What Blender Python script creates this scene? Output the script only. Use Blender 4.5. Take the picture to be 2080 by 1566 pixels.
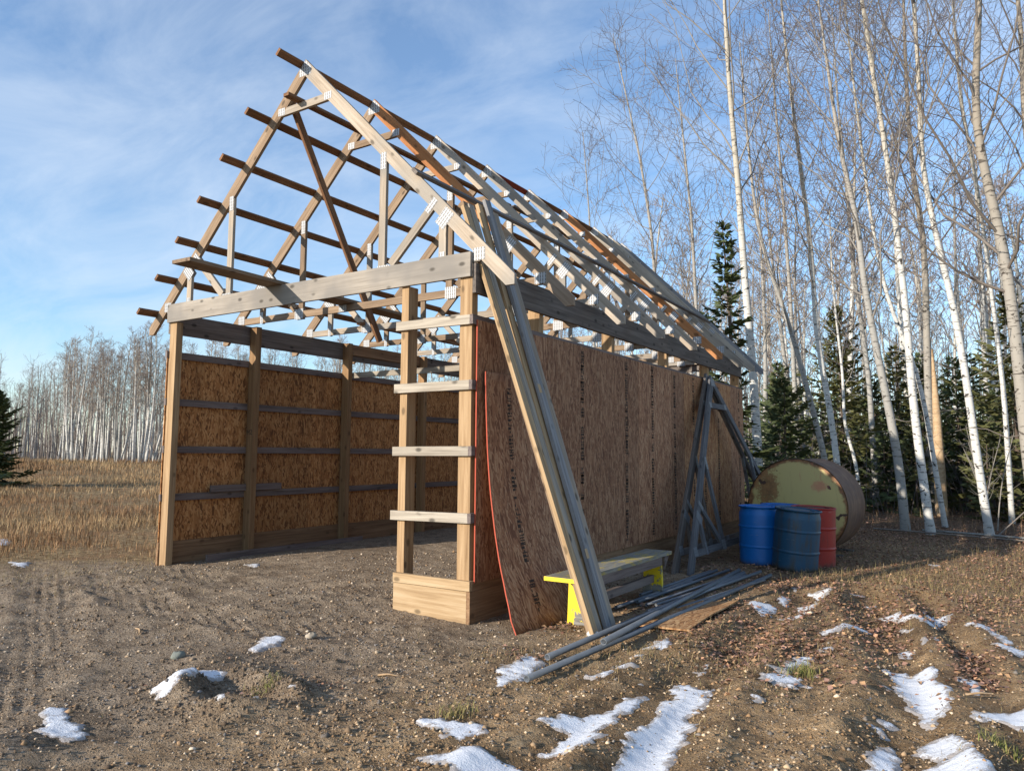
import bpy, math, random
import numpy as np
from mathutils import Vector, Matrix
for o in list(bpy.data.objects): bpy.data.objects.remove(o)
scn = bpy.context.scene
COL = scn.collection
random.seed(7)
RNG = np.random.default_rng(11)

# ---------------------------------------------------------------- camera
cam_d = bpy.data.cameras.new('camera'); cam = bpy.data.objects.new('camera', cam_d); COL.objects.link(cam)
cam_d.sensor_fit = 'HORIZONTAL'; cam_d.sensor_width = 36; cam_d.lens = 25.877
cam_d.clip_start = .05; cam_d.clip_end = 4000
CAM = (4.0089, -5.4872, 1.5197)
cam.matrix_world = Matrix(((0.8392970, 0.0442342, 0.5418708, CAM[0]), (0.5436292, -0.0809687, -0.8354109, CAM[1]),
                           (0.0069209, 0.9957346, -0.0920038, CAM[2]), (0, 0, 0, 1)))
scn.camera = cam

# ---------------------------------------------------------------- light
LIGHT = Vector((1.18, 2.75, -1.0)).normalized()          # direction the sunlight travels
SUN = -LIGHT
world = bpy.data.worlds.new('World'); scn.world = world; world.use_nodes = True
wn, wl = world.node_tree.nodes, world.node_tree.links
wn.clear()
w_out = wn.new('ShaderNodeOutputWorld'); w_bg = wn.new('ShaderNodeBackground')
sky = wn.new('ShaderNodeTexSky'); sky.sky_type = 'NISHITA'; sky.sun_disc = False
sky.sun_elevation = math.asin(SUN.z); sky.sun_rotation = math.atan2(SUN.x, SUN.y)
sky.air_density = 1.15; sky.dust_density = .1; sky.ozone_density = 4.6
w_bg.inputs['Strength'].default_value = .13
# thin cirrus: stretched noise over the sky vault
tc = wn.new('ShaderNodeTexCoord'); sx = wn.new('ShaderNodeSeparateXYZ')
wl.new(tc.outputs['Generated'], sx.inputs[0])
def wmath(op, a, b=None):
    n = wn.new('ShaderNodeMath'); n.operation = op
    for i, v in enumerate((a, b)):
        if v is None: continue
        if hasattr(v, 'is_linked'): wl.new(v, n.inputs[i])
        else: n.inputs[i].default_value = v
    return n.outputs[0]
zz = wmath('ADD', wmath('MAXIMUM', sx.outputs['Z'], 0.0), .22)
cb = wn.new('ShaderNodeCombineXYZ')
wl.new(wmath('DIVIDE', sx.outputs['X'], zz), cb.inputs[0]); wl.new(wmath('DIVIDE', sx.outputs['Y'], zz), cb.inputs[1])
mp = wn.new('ShaderNodeMapping'); mp.inputs['Rotation'].default_value = (0, 0, math.radians(62)); mp.inputs['Scale'].default_value = (1.0, 2.1, 1)
wl.new(cb.outputs[0], mp.inputs[0])
n1 = wn.new('ShaderNodeTexNoise'); n1.inputs['Scale'].default_value = 1.7; n1.inputs['Detail'].default_value = 9; n1.inputs['Roughness'].default_value = .62; n1.inputs['Distortion'].default_value = .55
n2 = wn.new('ShaderNodeTexNoise'); n2.inputs['Scale'].default_value = .55; n2.inputs['Detail'].default_value = 4
wl.new(mp.outputs[0], n1.inputs['Vector']); wl.new(cb.outputs[0], n2.inputs['Vector'])
cr = wn.new('ShaderNodeValToRGB'); cr.color_ramp.elements[0].position = .46; cr.color_ramp.elements[1].position = .70
wl.new(wmath('ADD', wmath('MULTIPLY', n1.outputs['Fac'], .62), wmath('MULTIPLY', n2.outputs['Fac'], .42)), cr.inputs[0])
cmx = wn.new('ShaderNodeMix'); cmx.data_type = 'RGBA'
wl.new(wmath('ADD', wmath('MULTIPLY', cr.outputs['Color'], .46), .07), cmx.inputs[0])
wl.new(sky.outputs[0], cmx.inputs[6]); cmx.inputs[7].default_value = (3.9, 4.35, 4.9, 1)
wl.new(cmx.outputs[2], w_bg.inputs['Color']); wl.new(w_bg.outputs[0], w_out.inputs[0])
sun_d = bpy.data.lights.new('sun', 'SUN'); sun_d.energy = 4.2; sun_d.angle = math.radians(.55); sun_d.color = (1.0, .90, .77)
sun = bpy.data.objects.new('sun', sun_d); COL.objects.link(sun)
sun.rotation_euler = LIGHT.to_track_quat('-Z', 'Y').to_euler(); sun.location = (0, -20, 15)
vs = scn.view_settings
vs.view_transform = 'Standard'; vs.look = 'None'; vs.gamma = 1; vs.exposure = .82; vs.use_curve_mapping = False

# ---------------------------------------------------------------- node helpers
class NT:
    def __init__(s, name):
        s.m = bpy.data.materials.new(name); s.m.use_nodes = True
        s.n, s.l = s.m.node_tree.nodes, s.m.node_tree.links
        s.b = s.n['Principled BSDF']
    def node(s, t, ins=None, **kw):
        n = s.n.new('ShaderNode' + t)
        for k, v in kw.items(): setattr(n, k, v)
        for k, v in (ins or {}).items(): s.put(n.inputs[k], v)
        return n
    def put(s, sock, v):
        if hasattr(v, 'is_linked'): s.l.new(v, sock)
        else:
            if isinstance(v, (tuple, list)) and len(v) == 3 and sock.type == 'RGBA': v = (*v, 1)
            sock.default_value = v
    def math(s, op, a, b=0.0, c=None, clamp=False):
        n = s.node('Math', operation=op); n.use_clamp = clamp
        s.put(n.inputs[0], a); s.put(n.inputs[1], b)
        if c is not None: s.put(n.inputs[2], c)
        return n.outputs[0]
    def mix(s, f, a, b, blend='MIX'):
        n = s.node('Mix', data_type='RGBA', blend_type=blend); s.put(n.inputs[0], f); s.put(n.inputs[6], a); s.put(n.inputs[7], b)
        return n.outputs[2]
    def ramp(s, f, stops):
        n = s.node('ValToRGB'); e = n.color_ramp.elements
        while len(e) > 1: e.remove(e[-1])
        for i, (p, c) in enumerate(stops):
            q = e[0] if i == 0 else e.new(p)
            q.position = p; q.color = (*c, 1) if len(c) == 3 else c
        s.put(n.inputs[0], f); return n.outputs[0]
    def smooth(s, f, lo, hi):
        n = s.node('MapRange', {0: f, 1: lo, 2: hi, 3: 0.0, 4: 1.0}); n.interpolation_type = 'SMOOTHSTEP'; return n.outputs[0]
    def map(s, vec, scale=(1, 1, 1), rot=(0, 0, 0), loc=(0, 0, 0)):
        n = s.node('Mapping', {'Vector': vec, 'Scale': scale, 'Rotation': rot, 'Location': loc}); return n.outputs[0]
    def noise(s, vec, scale, detail=4, rough=.55, dist=0.0, w=None, out='Fac'):
        n = s.node('TexNoise', {'Scale': scale, 'Detail': detail, 'Roughness': rough, 'Distortion': dist})
        if w is not None: n.noise_dimensions = '4D'; s.put(n.inputs['W'], w)
        if vec is not None: s.put(n.inputs['Vector'], vec)
        return n.outputs[out]
    def voro(s, vec, scale, out='Distance', feature='F1', rand=1.0):
        n = s.node('TexVoronoi', {'Scale': scale, 'Randomness': rand}, feature=feature); s.put(n.inputs['Vector'], vec); return n.outputs[out]
    def bump(s, h, strength=.3, dist=.01):
        n = s.node('Bump', {'Height': h, 'Strength': strength, 'Distance': dist}); s.put(s.b.inputs['Normal'], n.outputs[0])
    def obj(s): return s.node('TexCoord').outputs['Object']
    def rnd(s): return s.node('ObjectInfo').outputs['Random']
    def sep(s, v): return s.node('SeparateXYZ', {0: v}).outputs
    def fin(s, col, rough=.85, metal=0.0, spec=None):
        s.put(s.b.inputs['Base Color'], col); s.put(s.b.inputs['Roughness'], rough); s.put(s.b.inputs['Metallic'], metal)
        if spec is not None: s.put(s.b.inputs['Specular IOR Level'], spec)
        return s.m

M = {}
def wood(key, dark, mid, light, knot=.6, grain=1.0, vary=.35, grey=None):
    """sawn board: grain runs along the board's own x axis"""
    t = NT('wood_' + key); v = t.obj(); r = t.rnd(); w = t.math('MULTIPLY', r, 37.0)
    g1 = t.noise(t.map(v, (.9 * grain, 17 * grain, 17 * grain)), 1.6, 6, .6, .7, w)
    g2 = t.noise(t.map(v, (2.2, 90, 90)), 1.0, 3, .6, .2, w)
    big = t.noise(v, 1.3, 3, .5, 0, w)
    f = t.math('ADD', t.math('MULTIPLY', g1, .75), t.math('MULTIPLY', g2, .25))
    c = t.ramp(f, [(.36, dark), (.50, mid), (.63, light)])
    if grey: c = t.mix(t.smooth(big, .42, .62), c, t.mix(f, tuple(x * .62 for x in grey), grey))
    if key == 'orange_faded': c = t.mix(t.math('GREATER_THAN', t.sep(v)[0], 2.86), t.ramp(f, [(.36, (.25, .10, .038)), (.50, (.36, .155, .06)), (.63, (.42, .205, .088))]), t.ramp(f, [(.36, (.19, .135, .09)), (.5, (.29, .215, .15)), (.63, (.36, .28, .205))]))
    off = t.node('VectorMath', {0: v, 1: t.node('CombineXYZ', {0: t.math('MULTIPLY', r, 31.0), 1: t.math('MULTIPLY', r, 17.0), 2: r}).outputs[0]}, operation='ADD').outputs[0]
    kv = t.node('TexVoronoi', {'Scale': 1.0}); t.put(kv.inputs['Vector'], t.map(off, (5.5, 10, 10)))
    k = t.math('MULTIPLY', t.math('SUBTRACT', 1.0, t.smooth(kv.outputs['Distance'], .12, .30)), t.math('GREATER_THAN', t.sep(kv.outputs['Color'])[0], .62))
    c = t.mix(t.math('MULTIPLY', k, min(1.0, knot * 1.25)), c, tuple(x * .30 for x in mid))
    vv = t.math('ADD', 1.0 - vary / 2, t.math('MULTIPLY', r, vary))
    hs = t.node('HueSaturation', {'Color': c, 'Value': vv})
    t.bump(f, .35, .004)
    M[key] = t.fin(hs.outputs[0], .86, 0, .25)
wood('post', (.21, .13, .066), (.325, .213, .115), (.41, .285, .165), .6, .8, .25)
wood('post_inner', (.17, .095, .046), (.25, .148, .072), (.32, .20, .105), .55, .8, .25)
wood('fresh', (.26, .17, .09), (.37, .255, .142), (.44, .325, .20), .6, .8, .2)
wood('weathered', (.19, .16, .128), (.31, .27, .218), (.40, .355, .29), .75, .8, .3)
wood('header', (.20, .172, .14), (.295, .26, .218), (.36, .32, .272), .85, .7, .1, (.26, .238, .212))
wood('chord', (.22, .175, .13), (.335, .275, .21), (.42, .355, .285), .7, .8, .3, (.33, .295, .25))
wood('chord_brown', (.14, .094, .058), (.215, .15, .097), (.28, .205, .138), .65, .8, .3)
wood('orange', (.25, .10, .038), (.36, .155, .06), (.42, .205, .088), .6, .8, .15)
wood('orange_faded', (.25, .10, .038), (.36, .155, .06), (.42, .205, .088), .6, .8, .15, (.33, .27, .205))
wood('purlin', (.10, .05, .026), (.175, .088, .043), (.235, .13, .07), .5, .9, .35)
wood('purlin_red', (.12, .022, .014), (.19, .035, .02), (.22, .05, .03), .3, .9, .1)
wood('darkgrey', (.075, .062, .054), (.13, .11, .096), (.185, .16, .14), .7, .9, .25)
wood('girt', (.085, .067, .062), (.15, .12, .11), (.20, .165, .15), .5, .9, .25)
wood('greyblue', (.13, .128, .13), (.21, .208, .21), (.28, .278, .28), .5, .9, .2)
wood('spare', (.062, .062, .066), (.11, .11, .115), (.16, .16, .165), .5, .9, .2)
wood('skirt_dark', (.15, .085, .045), (.22, .13, .07), (.29, .18, .10), .5, .8, .2)

def osb(key, cols, stretch=(7, 38), streaks=.5):
    """oriented strand board: strands run along local x (the panel's height)"""
    t = NT('osb_' + key); v = t.obj(); r = t.rnd()
    off = t.node('VectorMath', {0: v, 1: t.node('CombineXYZ', {0: t.math('MULTIPLY', r, 9.0), 1: t.math('MULTIPLY', r, 5.0), 2: r}).outputs[0]}, operation='ADD').outputs[0]
    nz = t.noise(off, 9, 3, .5, 0, None, 'Color')
    warp = t.node('VectorMath', {0: nz, 1: (.5, .5, .5)}, operation='SUBTRACT').outputs[0]
    wv = t.node('VectorMath', {0: warp, 1: (.016, .016, .0)}, operation='MULTIPLY').outputs[0]
    p = t.node('VectorMath', {0: off, 1: wv}, operation='ADD').outputs[0]
    def strand(ang, s1, s2):
        q = t.map(p, (1, 1, 1), (0, 0, ang)); q = t.map(q, (s1, s2, 1))
        cc = t.voro(q, 1.0, 'Color'); return t.sep(cc)[0]
    a = strand(.12, *stretch); b = strand(-.28, stretch[0] * 1.3, stretch[1] * 1.25); c_ = strand(.62, stretch[0] * 1.1, stretch[1])
    fine = t.noise(t.map(p, (6, 120, 1)), 1.0, 3, .6)
    pick = t.node('Mix', data_type='FLOAT'); t.put(pick.inputs[0], t.math('GREATER_THAN', c_, .55)); t.put(pick.inputs[2], a); t.put(pick.inputs[3], b)
    f = t.math('ADD', t.math('MULTIPLY', pick.outputs[0], .62), t.math('ADD', t.math('MULTIPLY', fine, .30), .07))
    c = t.ramp(f, [(.24, cols[0]), (.42, cols[1]), (.60, cols[2]), (.80, cols[3])])
    stain = t.noise(t.map(off, (.7, 4.5, 1)), 1.0, 5, .6)
    c = t.mix(t.math('MULTIPLY', t.smooth(stain, .5, .75), streaks), c, cols[0])
    hs = t.node('HueSaturation', {'Color': c, 'Value': t.math('ADD', .86, t.math('MULTIPLY', r, .28))})
    t.bump(f, .5, .004)
    M[key] = t.fin(hs.outputs[0], .8, 0, .3)
osb('osb_in', [(.13, .052, .018), (.29, .125, .042), (.39, .18, .062), (.47, .25, .10)], (11, 44), .6)
osb('osb_out', [(.145, .062, .033), (.245, .116, .06), (.315, .16, .085), (.40, .235, .135)], (8, 52), .4)
osb('osb_out_warm', [(.165, .066, .03), (.285, .128, .056), (.36, .176, .078), (.43, .25, .125)], (8, 52), .3)
osb('osb_ground', [(.14, .07, .03), (.27, .135, .055), (.36, .20, .09), (.42, .27, .14)], (8, 48), .6)

def plain(key, col, rough=.6, metal=0.0, nscale=6.0, amt=.25, spec=None):
    t = NT(key); n = t.noise(t.obj(), nscale, 5, .6)
    c = t.mix(t.math('MULTIPLY', n, amt * 2), col, tuple(x * .45 for x in col)); M[key] = t.fin(c, rough, metal, spec)
plain('red_edge', (.46, .075, .035), .8, 0, 30, .3)
plain('ink', (.05, .034, .025), .9, 0, 40, .2)
plain('pipe_light', (.24, .255, .275), .5, .3, 14, .5)
plain('steel_pipe', (.155, .175, .20), .5, .3, 14, .45)
plain('pipe_dark', (.02, .02, .022), .8)
plain('white_mark', (.7, .7, .7), .8)
def m_plate(key, ca, cb, cs):
    t = NT('galvanised_' + key); v = t.obj(); x, y, z = t.sep(v)
    fx = t.math('FRACT', t.math('ADD', t.math('MULTIPLY', x, 33.0), .2)); fy = t.math('FRACT', t.math('MULTIPLY', y, 26.0))
    s = t.math('MULTIPLY', t.math('LESS_THAN', fx, .45), t.math('LESS_THAN', fy, .86))
    n = t.noise(v, 40, 4, .6)
    c = t.mix(n, ca, cb); c = t.mix(s, c, cs)
    M[key] = t.fin(c, .55, .0)
m_plate('plate_dull', (.22, .23, .24), (.15, .155, .165), (.10, .10, .10))
m_plate('plate', (.50, .51, .52), (.30, .32, .34), (.13, .12, .11))

# ---------------------------------------------------------------- object helpers
WORLD = {}
def link(o, parent=None, mw=None):
    COL.objects.link(o)
    mw = mw or Matrix.Identity(4)
    WORLD[o.name] = mw
    if parent:
        o.parent = parent; o.matrix_basis = WORLD[parent.name].inverted() @ mw
    else: o.matrix_basis = mw
    return o
def tag(o, label, cat=None, group=None, kind=None):
    o['label'] = label
    if cat: o['category'] = cat
    if group: o['group'] = group
    if kind: o['kind'] = kind
    return o
def empty(name, loc=(0, 0, 0), parent=None, mw=None):
    o = bpy.data.objects.new(name, None); o.empty_display_size = .2
    return link(o, parent, mw or Matrix.Translation(loc))
def mesh_obj(name, verts, faces, mat, parent=None, mw=None, smooth=False, uvless=True):
    me = bpy.data.meshes.new(name); me.from_pydata([tuple(v) for v in verts], [], [tuple(f) for f in faces])
    for m in (mat if isinstance(mat, (list, tuple)) else [mat]): me.materials.append(m)
    if smooth: me.polygons.foreach_set('use_smooth', [True] * len(me.polygons))
    me.update()
    return link(bpy.data.objects.new(name, me), parent, mw)
def np_mesh(name, V, F, mat, parent=None, smooth=False, attr=None, mw=None, mats=None):
    """big mesh from numpy: F is (n,3) or (n,4)"""
    me = bpy.data.meshes.new(name); V = np.asarray(V, np.float32); F = np.asarray(F, np.int32); k = F.shape[1]
    me.vertices.add(len(V)); me.vertices.foreach_set('co', V.ravel())
    me.loops.add(F.size); me.loops.foreach_set('vertex_index', F.ravel())
    me.polygons.add(len(F)); me.polygons.foreach_set('loop_start', np.arange(0, F.size, k, dtype=np.int32))
    if smooth: me.polygons.foreach_set('use_smooth', np.ones(len(F), bool))
    me.materials.append(mat)
    me.update(calc_edges=True)
    for an, arr in (attr or {}).items():
        a = me.attributes.new(an, 'FLOAT_COLOR', 'POINT'); arr = np.asarray(arr, np.float32)
        if arr.shape[1] == 3: arr = np.c_[arr, np.ones(len(arr), np.float32)]
        a.data.foreach_set('color', arr.ravel())
    return link(bpy.data.objects.new(name, me), parent, mw)
BOXF = [(0, 3, 2, 1), (4, 5, 6, 7), (0, 1, 5, 4), (1, 2, 6, 5), (2, 3, 7, 6), (3, 0, 4, 7)]
def frame(c, ex, ey):
    ex = Vector(ex).normalized(); ey = Vector(ey); ey = (ey - ex * ex.dot(ey)).normalized(); ez = ex.cross(ey)
    return Matrix(((ex.x, ey.x, ez.x, c[0]), (ex.y, ey.y, ez.y, c[1]), (ex.z, ey.z, ez.z, c[2]), (0, 0, 0, 1)))
def boxm(name, mw, d, mat, parent=None):
    a, b, c = d[0] / 2, d[1] / 2, d[2] / 2
    V = [(-a, -b, -c), (a, -b, -c), (a, b, -c), (-a, b, -c), (-a, -b, c), (a, -b, c), (a, b, c), (-a, b, c)]
    return mesh_obj(name, V, BOXF, M[mat] if isinstance(mat, str) else mat, parent, mw)
def board(name, p0, p1, ey, w, th, mat, parent=None):
    """p0-p1 centreline, w across (along ey), th the third way"""
    p0, p1 = Vector(p0), Vector(p1)
    return boxm(name, frame((p0 + p1) / 2, p1 - p0, ey), ((p1 - p0).length, w, th), mat, parent)
def abox(name, x0, x1, y0, y1, z0, z1, mat, parent=None, long='x'):
    """axis-aligned board; local x follows the long side"""
    c = ((x0 + x1) / 2, (y0 + y1) / 2, (z0 + z1) / 2); dx, dy, dz = x1 - x0, y1 - y0, z1 - z0
    if long == 'x': return boxm(name, frame(c, (1, 0, 0), (0, 1, 0)), (dx, dy, dz), mat, parent)
    if long == 'y': return boxm(name, frame(c, (0, 1, 0), (-1, 0, 0)), (dy, dx, dz), mat, parent)
    return boxm(name, frame(c, (0, 0, 1), (0, 1, 0)), (dz, dy, dx), mat, parent)

# ---------------------------------------------------------------- numpy noise
def _h(ix, iy, s):
    n = (ix.astype(np.int64) * 374761393 + iy.astype(np.int64) * 668265263 + s * 1274126177) & 0xffffffff
    n = ((n ^ (n >> 13)) * 1274126177) & 0xffffffff
    return ((n ^ (n >> 16)) & 0xffff) / 65535.0
def vn(x, y, s=0):
    ix, iy = np.floor(x), np.floor(y); fx, fy = x - ix, y - iy
    fx = fx * fx * (3 - 2 * fx); fy = fy * fy * (3 - 2 * fy)
    a, b, c, d = _h(ix, iy, s), _h(ix + 1, iy, s), _h(ix, iy + 1, s), _h(ix + 1, iy + 1, s)
    return (a * (1 - fx) + b * fx) * (1 - fy) + (c * (1 - fx) + d * fx) * fy - .5
def fbm(x, y, sc, o=4, s=0, g=.5):
    r = 0; a = 1.0
    for i in range(o):
        r = r + a * vn(x * sc + 17.3 * i, y * sc - 9.1 * i, s + i); sc *= 2.03; a *= g
    return r
def sst(a, b, x):
    t = np.clip((x - a) / (b - a), 0, 1); return t * t * (3 - 2 * t)
def seg_d(x, y, pts):
    """distance to a polyline"""
    d = np.full(np.shape(x), 1e9)
    for (ax, ay), (bx, by) in zip(pts[:-1], pts[1:]):
        vx, vy = bx - ax, by - ay; t = np.clip(((x - ax) * vx + (y - ay) * vy) / (vx * vx + vy * vy), 0, 1)
        d = np.minimum(d, np.hypot(x - ax - t * vx, y - ay - t * vy))
    return d
def poly_sd(x, y, pts):
    """signed distance, positive inside"""
    p = list(pts) + [pts[0]]; d = seg_d(x, y, p); ins = np.zeros(np.shape(x), bool)
    for (ax, ay), (bx, by) in zip(p[:-1], p[1:]):
        c = ((ay > y) != (by > y)) & (x < (bx - ax) * (y - ay) / ((by - ay) or 1e-9) + ax); ins ^= c
    return np.where(ins, d, -d)

# ================================================================ GROUND
RUTS = [([(2.55, -2.6), (2.50, -2.05), (2.42, -1.45), (2.28, -.46), (2.25, .44), (2.21, 1.66), (2.3, 3.0)], .16, .055),
        ([(2.0, -2.8), (2.05, -2.2), (2.085, -1.92), (2.09, -1.39), (2.09, -.95), (2.0, -.07)], .13, .045),
        ([(3.5, -2.2), (3.57, -1.29), (3.61, -.26), (3.47, .49), (3.30, 1.34), (3.02, 2.48), (2.76, 3.84)], .19, .06),
        ([(4.2, -1.4), (4.05, -.52), (3.88, .50), (3.77, 1.48), (3.5, 2.68), (3.25, 3.83)], .13, .055)]
TRACKS = [[(-6.5, -.6), (-4.2, -1.55), (-3.1, -2.05), (-1.6, -2.85), (-.6, -3.7)],
          [(-4.6, -.9), (-2.6, -1.3), (-1.2, -1.2), (-.2, -.75)], [(-4.4, -.1), (-2.4, -.15), (-1.2, .5), (-.4, 1.7)]]
HOLE = (.02, -2.43)
def gz(x, y, fine=True):
    x = np.asarray(x, float); y = np.asarray(y, float)
    z = .75 * sst(-9, -50, x) * sst(-30, 0, y) + .5 * sst(14, 60, y) * sst(-60, -10, x)
    z = z + .09 * sst(.1, -2.0, x) * sst(-3, .6, y) * sst(-6.2, -4.6, x)
    z = z + .05 * sst(-.3, -1.2, x) * sst(.1, 1.5, y) * sst(-4.9, -4.0, x) * sst(9.5, 8, y)
    z = z + .045 * fbm(x, y, .33, 2, 3) * sst(-.4, .6, np.abs(x + .4) + np.abs(y) - .4)
    near = 1 - sst(14, 30, np.hypot(x - 2, y - 2))
    for pts, wd, dp in RUTS:
        d = seg_d(x, y, pts) + .05 * fbm(x, y, 2.5, 2, 8)
        z = z - dp * np.exp(-(d / wd) ** 2) + dp * .75 * np.exp(-((d - wd * 1.9) / (wd * .7)) ** 2)
    for i, pts in enumerate(TRACKS):
        d = seg_d(x, y, pts); band = np.exp(-(d / .22) ** 4)
        lug = np.abs(((x * 1.2 + y * 2.6 + .15 * vn(x * 2, y * 2, 5)) * 3.6) % 1 - .5)
        z = z - .014 * band + .022 * band * sst(.15, .4, lug) * (.5 + vn(x * 3, y * 3, 6)) + .012 * np.exp(-((d - .33) / .09) ** 2) * (1 + 2 * vn(x * 5, y * 5, 9))
    rh = np.hypot((x - HOLE[0]) * .8, (y - HOLE[1]) * 1.35); ang = np.arctan2(y - HOLE[1], x - HOLE[0])
    z = z + (.085 * np.exp(-((rh - .36) / .13) ** 2) * (.8 + 1.1 * vn(ang * 2.2, rh * 3, 12)) - .04 * np.exp(-(rh / .25) ** 2))
    for cx, cy, a, s in ((-.75, -2.1, .06, .2), (-.3, -2.05, .05, .16), (.35, -2.75, .06, .18), (-.15, -3.75, .09, .28), (2.75, -.75, .03, .2), (3.2, -1.0, .05, .14), (1.0, -.85, .03, .25), (1.9, 1.0, .02, .3)):
        z = z + a * np.exp(-((x - cx) ** 2 + (y - cy) ** 2) / s ** 2)
    z = z * 1.0
    if fine:
        rough = .6 + .8 * sst(-.1, .25, fbm(x, y, .9, 2, 21))
        z = z + near * rough * (.010 * fbm(x, y, 2.3, 2, 30) - .017 * np.abs(fbm(x, y, 5.5, 3, 40, .62)) + .012 * np.maximum(0, fbm(x, y, 13, 2, 45)) + .012 * fbm(x, y, 31, 2, 50))
    return z
def field_w(x, y):
    """tall dry grass left of and behind the barn"""
    n = 1.5 * fbm(x, y, .8, 4, 71, .6)
    e = y - (-.15 + (x + 4.9) * .62) + n
    left = sst(-.6, 1.3, e) * sst(-4.9, -5.25, x)
    back = sst(9.2, 10.5, y + n) * sst(.5, -1.0, x)
    return np.maximum(left, back)
def forest_w(x, y):
    return sst(7.5, 10.5, y + 1.2 * fbm(x, y, .5, 3, 81)) * sst(-3.0, .0, x)
def litter_w(x, y):
    """how thickly fallen leaves lie"""
    n = fbm(x, y, 1.1, 3, 91)
    w = sst(.45, 1.1, x) * sst(-.2, 1.6, y) * (.35 + .5 * sst(2.5, 6.5, y)) + .5 * n
    w = w + .75 * np.exp(-(((x - 2.35) / .55) ** 2 + ((y - .55) / .6) ** 2)) + .9 * np.exp(-(seg_d(x, y, [(3.88, .5), (3.78, 1.5)]) / .16) ** 2)
    w = w + .5 * np.exp(-(seg_d(x, y, [(3.3, 1.3), (3.1, 2.2)]) / .2) ** 2) + .8 * np.exp(-(((x - .62) / .35) ** 2 + ((y - .35) / .35) ** 2)) + .35 * np.exp(-(((x - HOLE[0]) / .3) ** 2 + ((y - HOLE[1]) / .25) ** 2))
    return np.clip(w, 0, 1.1) * sst(-.9, .4, x + .5)
def grow(a, b, s0, k):
    r = [a]; s = s0; sg = 1 if b > a else -1
    while abs(r[-1] - a) < abs(b - a): r.append(r[-1] + sg * s); s *= k
    return r[1:]
xs = np.array(sorted(grow(-5.5, -420, .09, 1.10)) + list(np.arange(-5.5, -1, .045)) + list(np.arange(-1, 5.2, .026)) + grow(5.2, 300, .06, 1.12))
ys = np.array(sorted(grow(-4.0, -140, .08, 1.14)) + list(np.arange(-4.0, 1.2, .026)) + list(np.arange(1.2, 9.5, .055)) + grow(9.5, 520, .07, 1.09))
X, Y = np.meshgrid(xs, ys); Z = gz(X, Y)
nx, ny = len(xs), len(ys)
I = np.arange(nx * ny).reshape(ny, nx)
GF = np.stack([I[:-1, :-1], I[:-1, 1:], I[1:, 1:], I[1:, :-1]], -1).reshape(-1, 4)
zone = np.stack([field_w(X, Y), np.maximum(forest_w(X, Y), .75 * np.clip(litter_w(X, Y), 0, 1)), sst(-.2, 1.6, X + .35 * Y * .0 + .6 * fbm(X, Y, .8, 3, 61))], -1).reshape(-1, 3)
WETMAP = True
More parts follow.
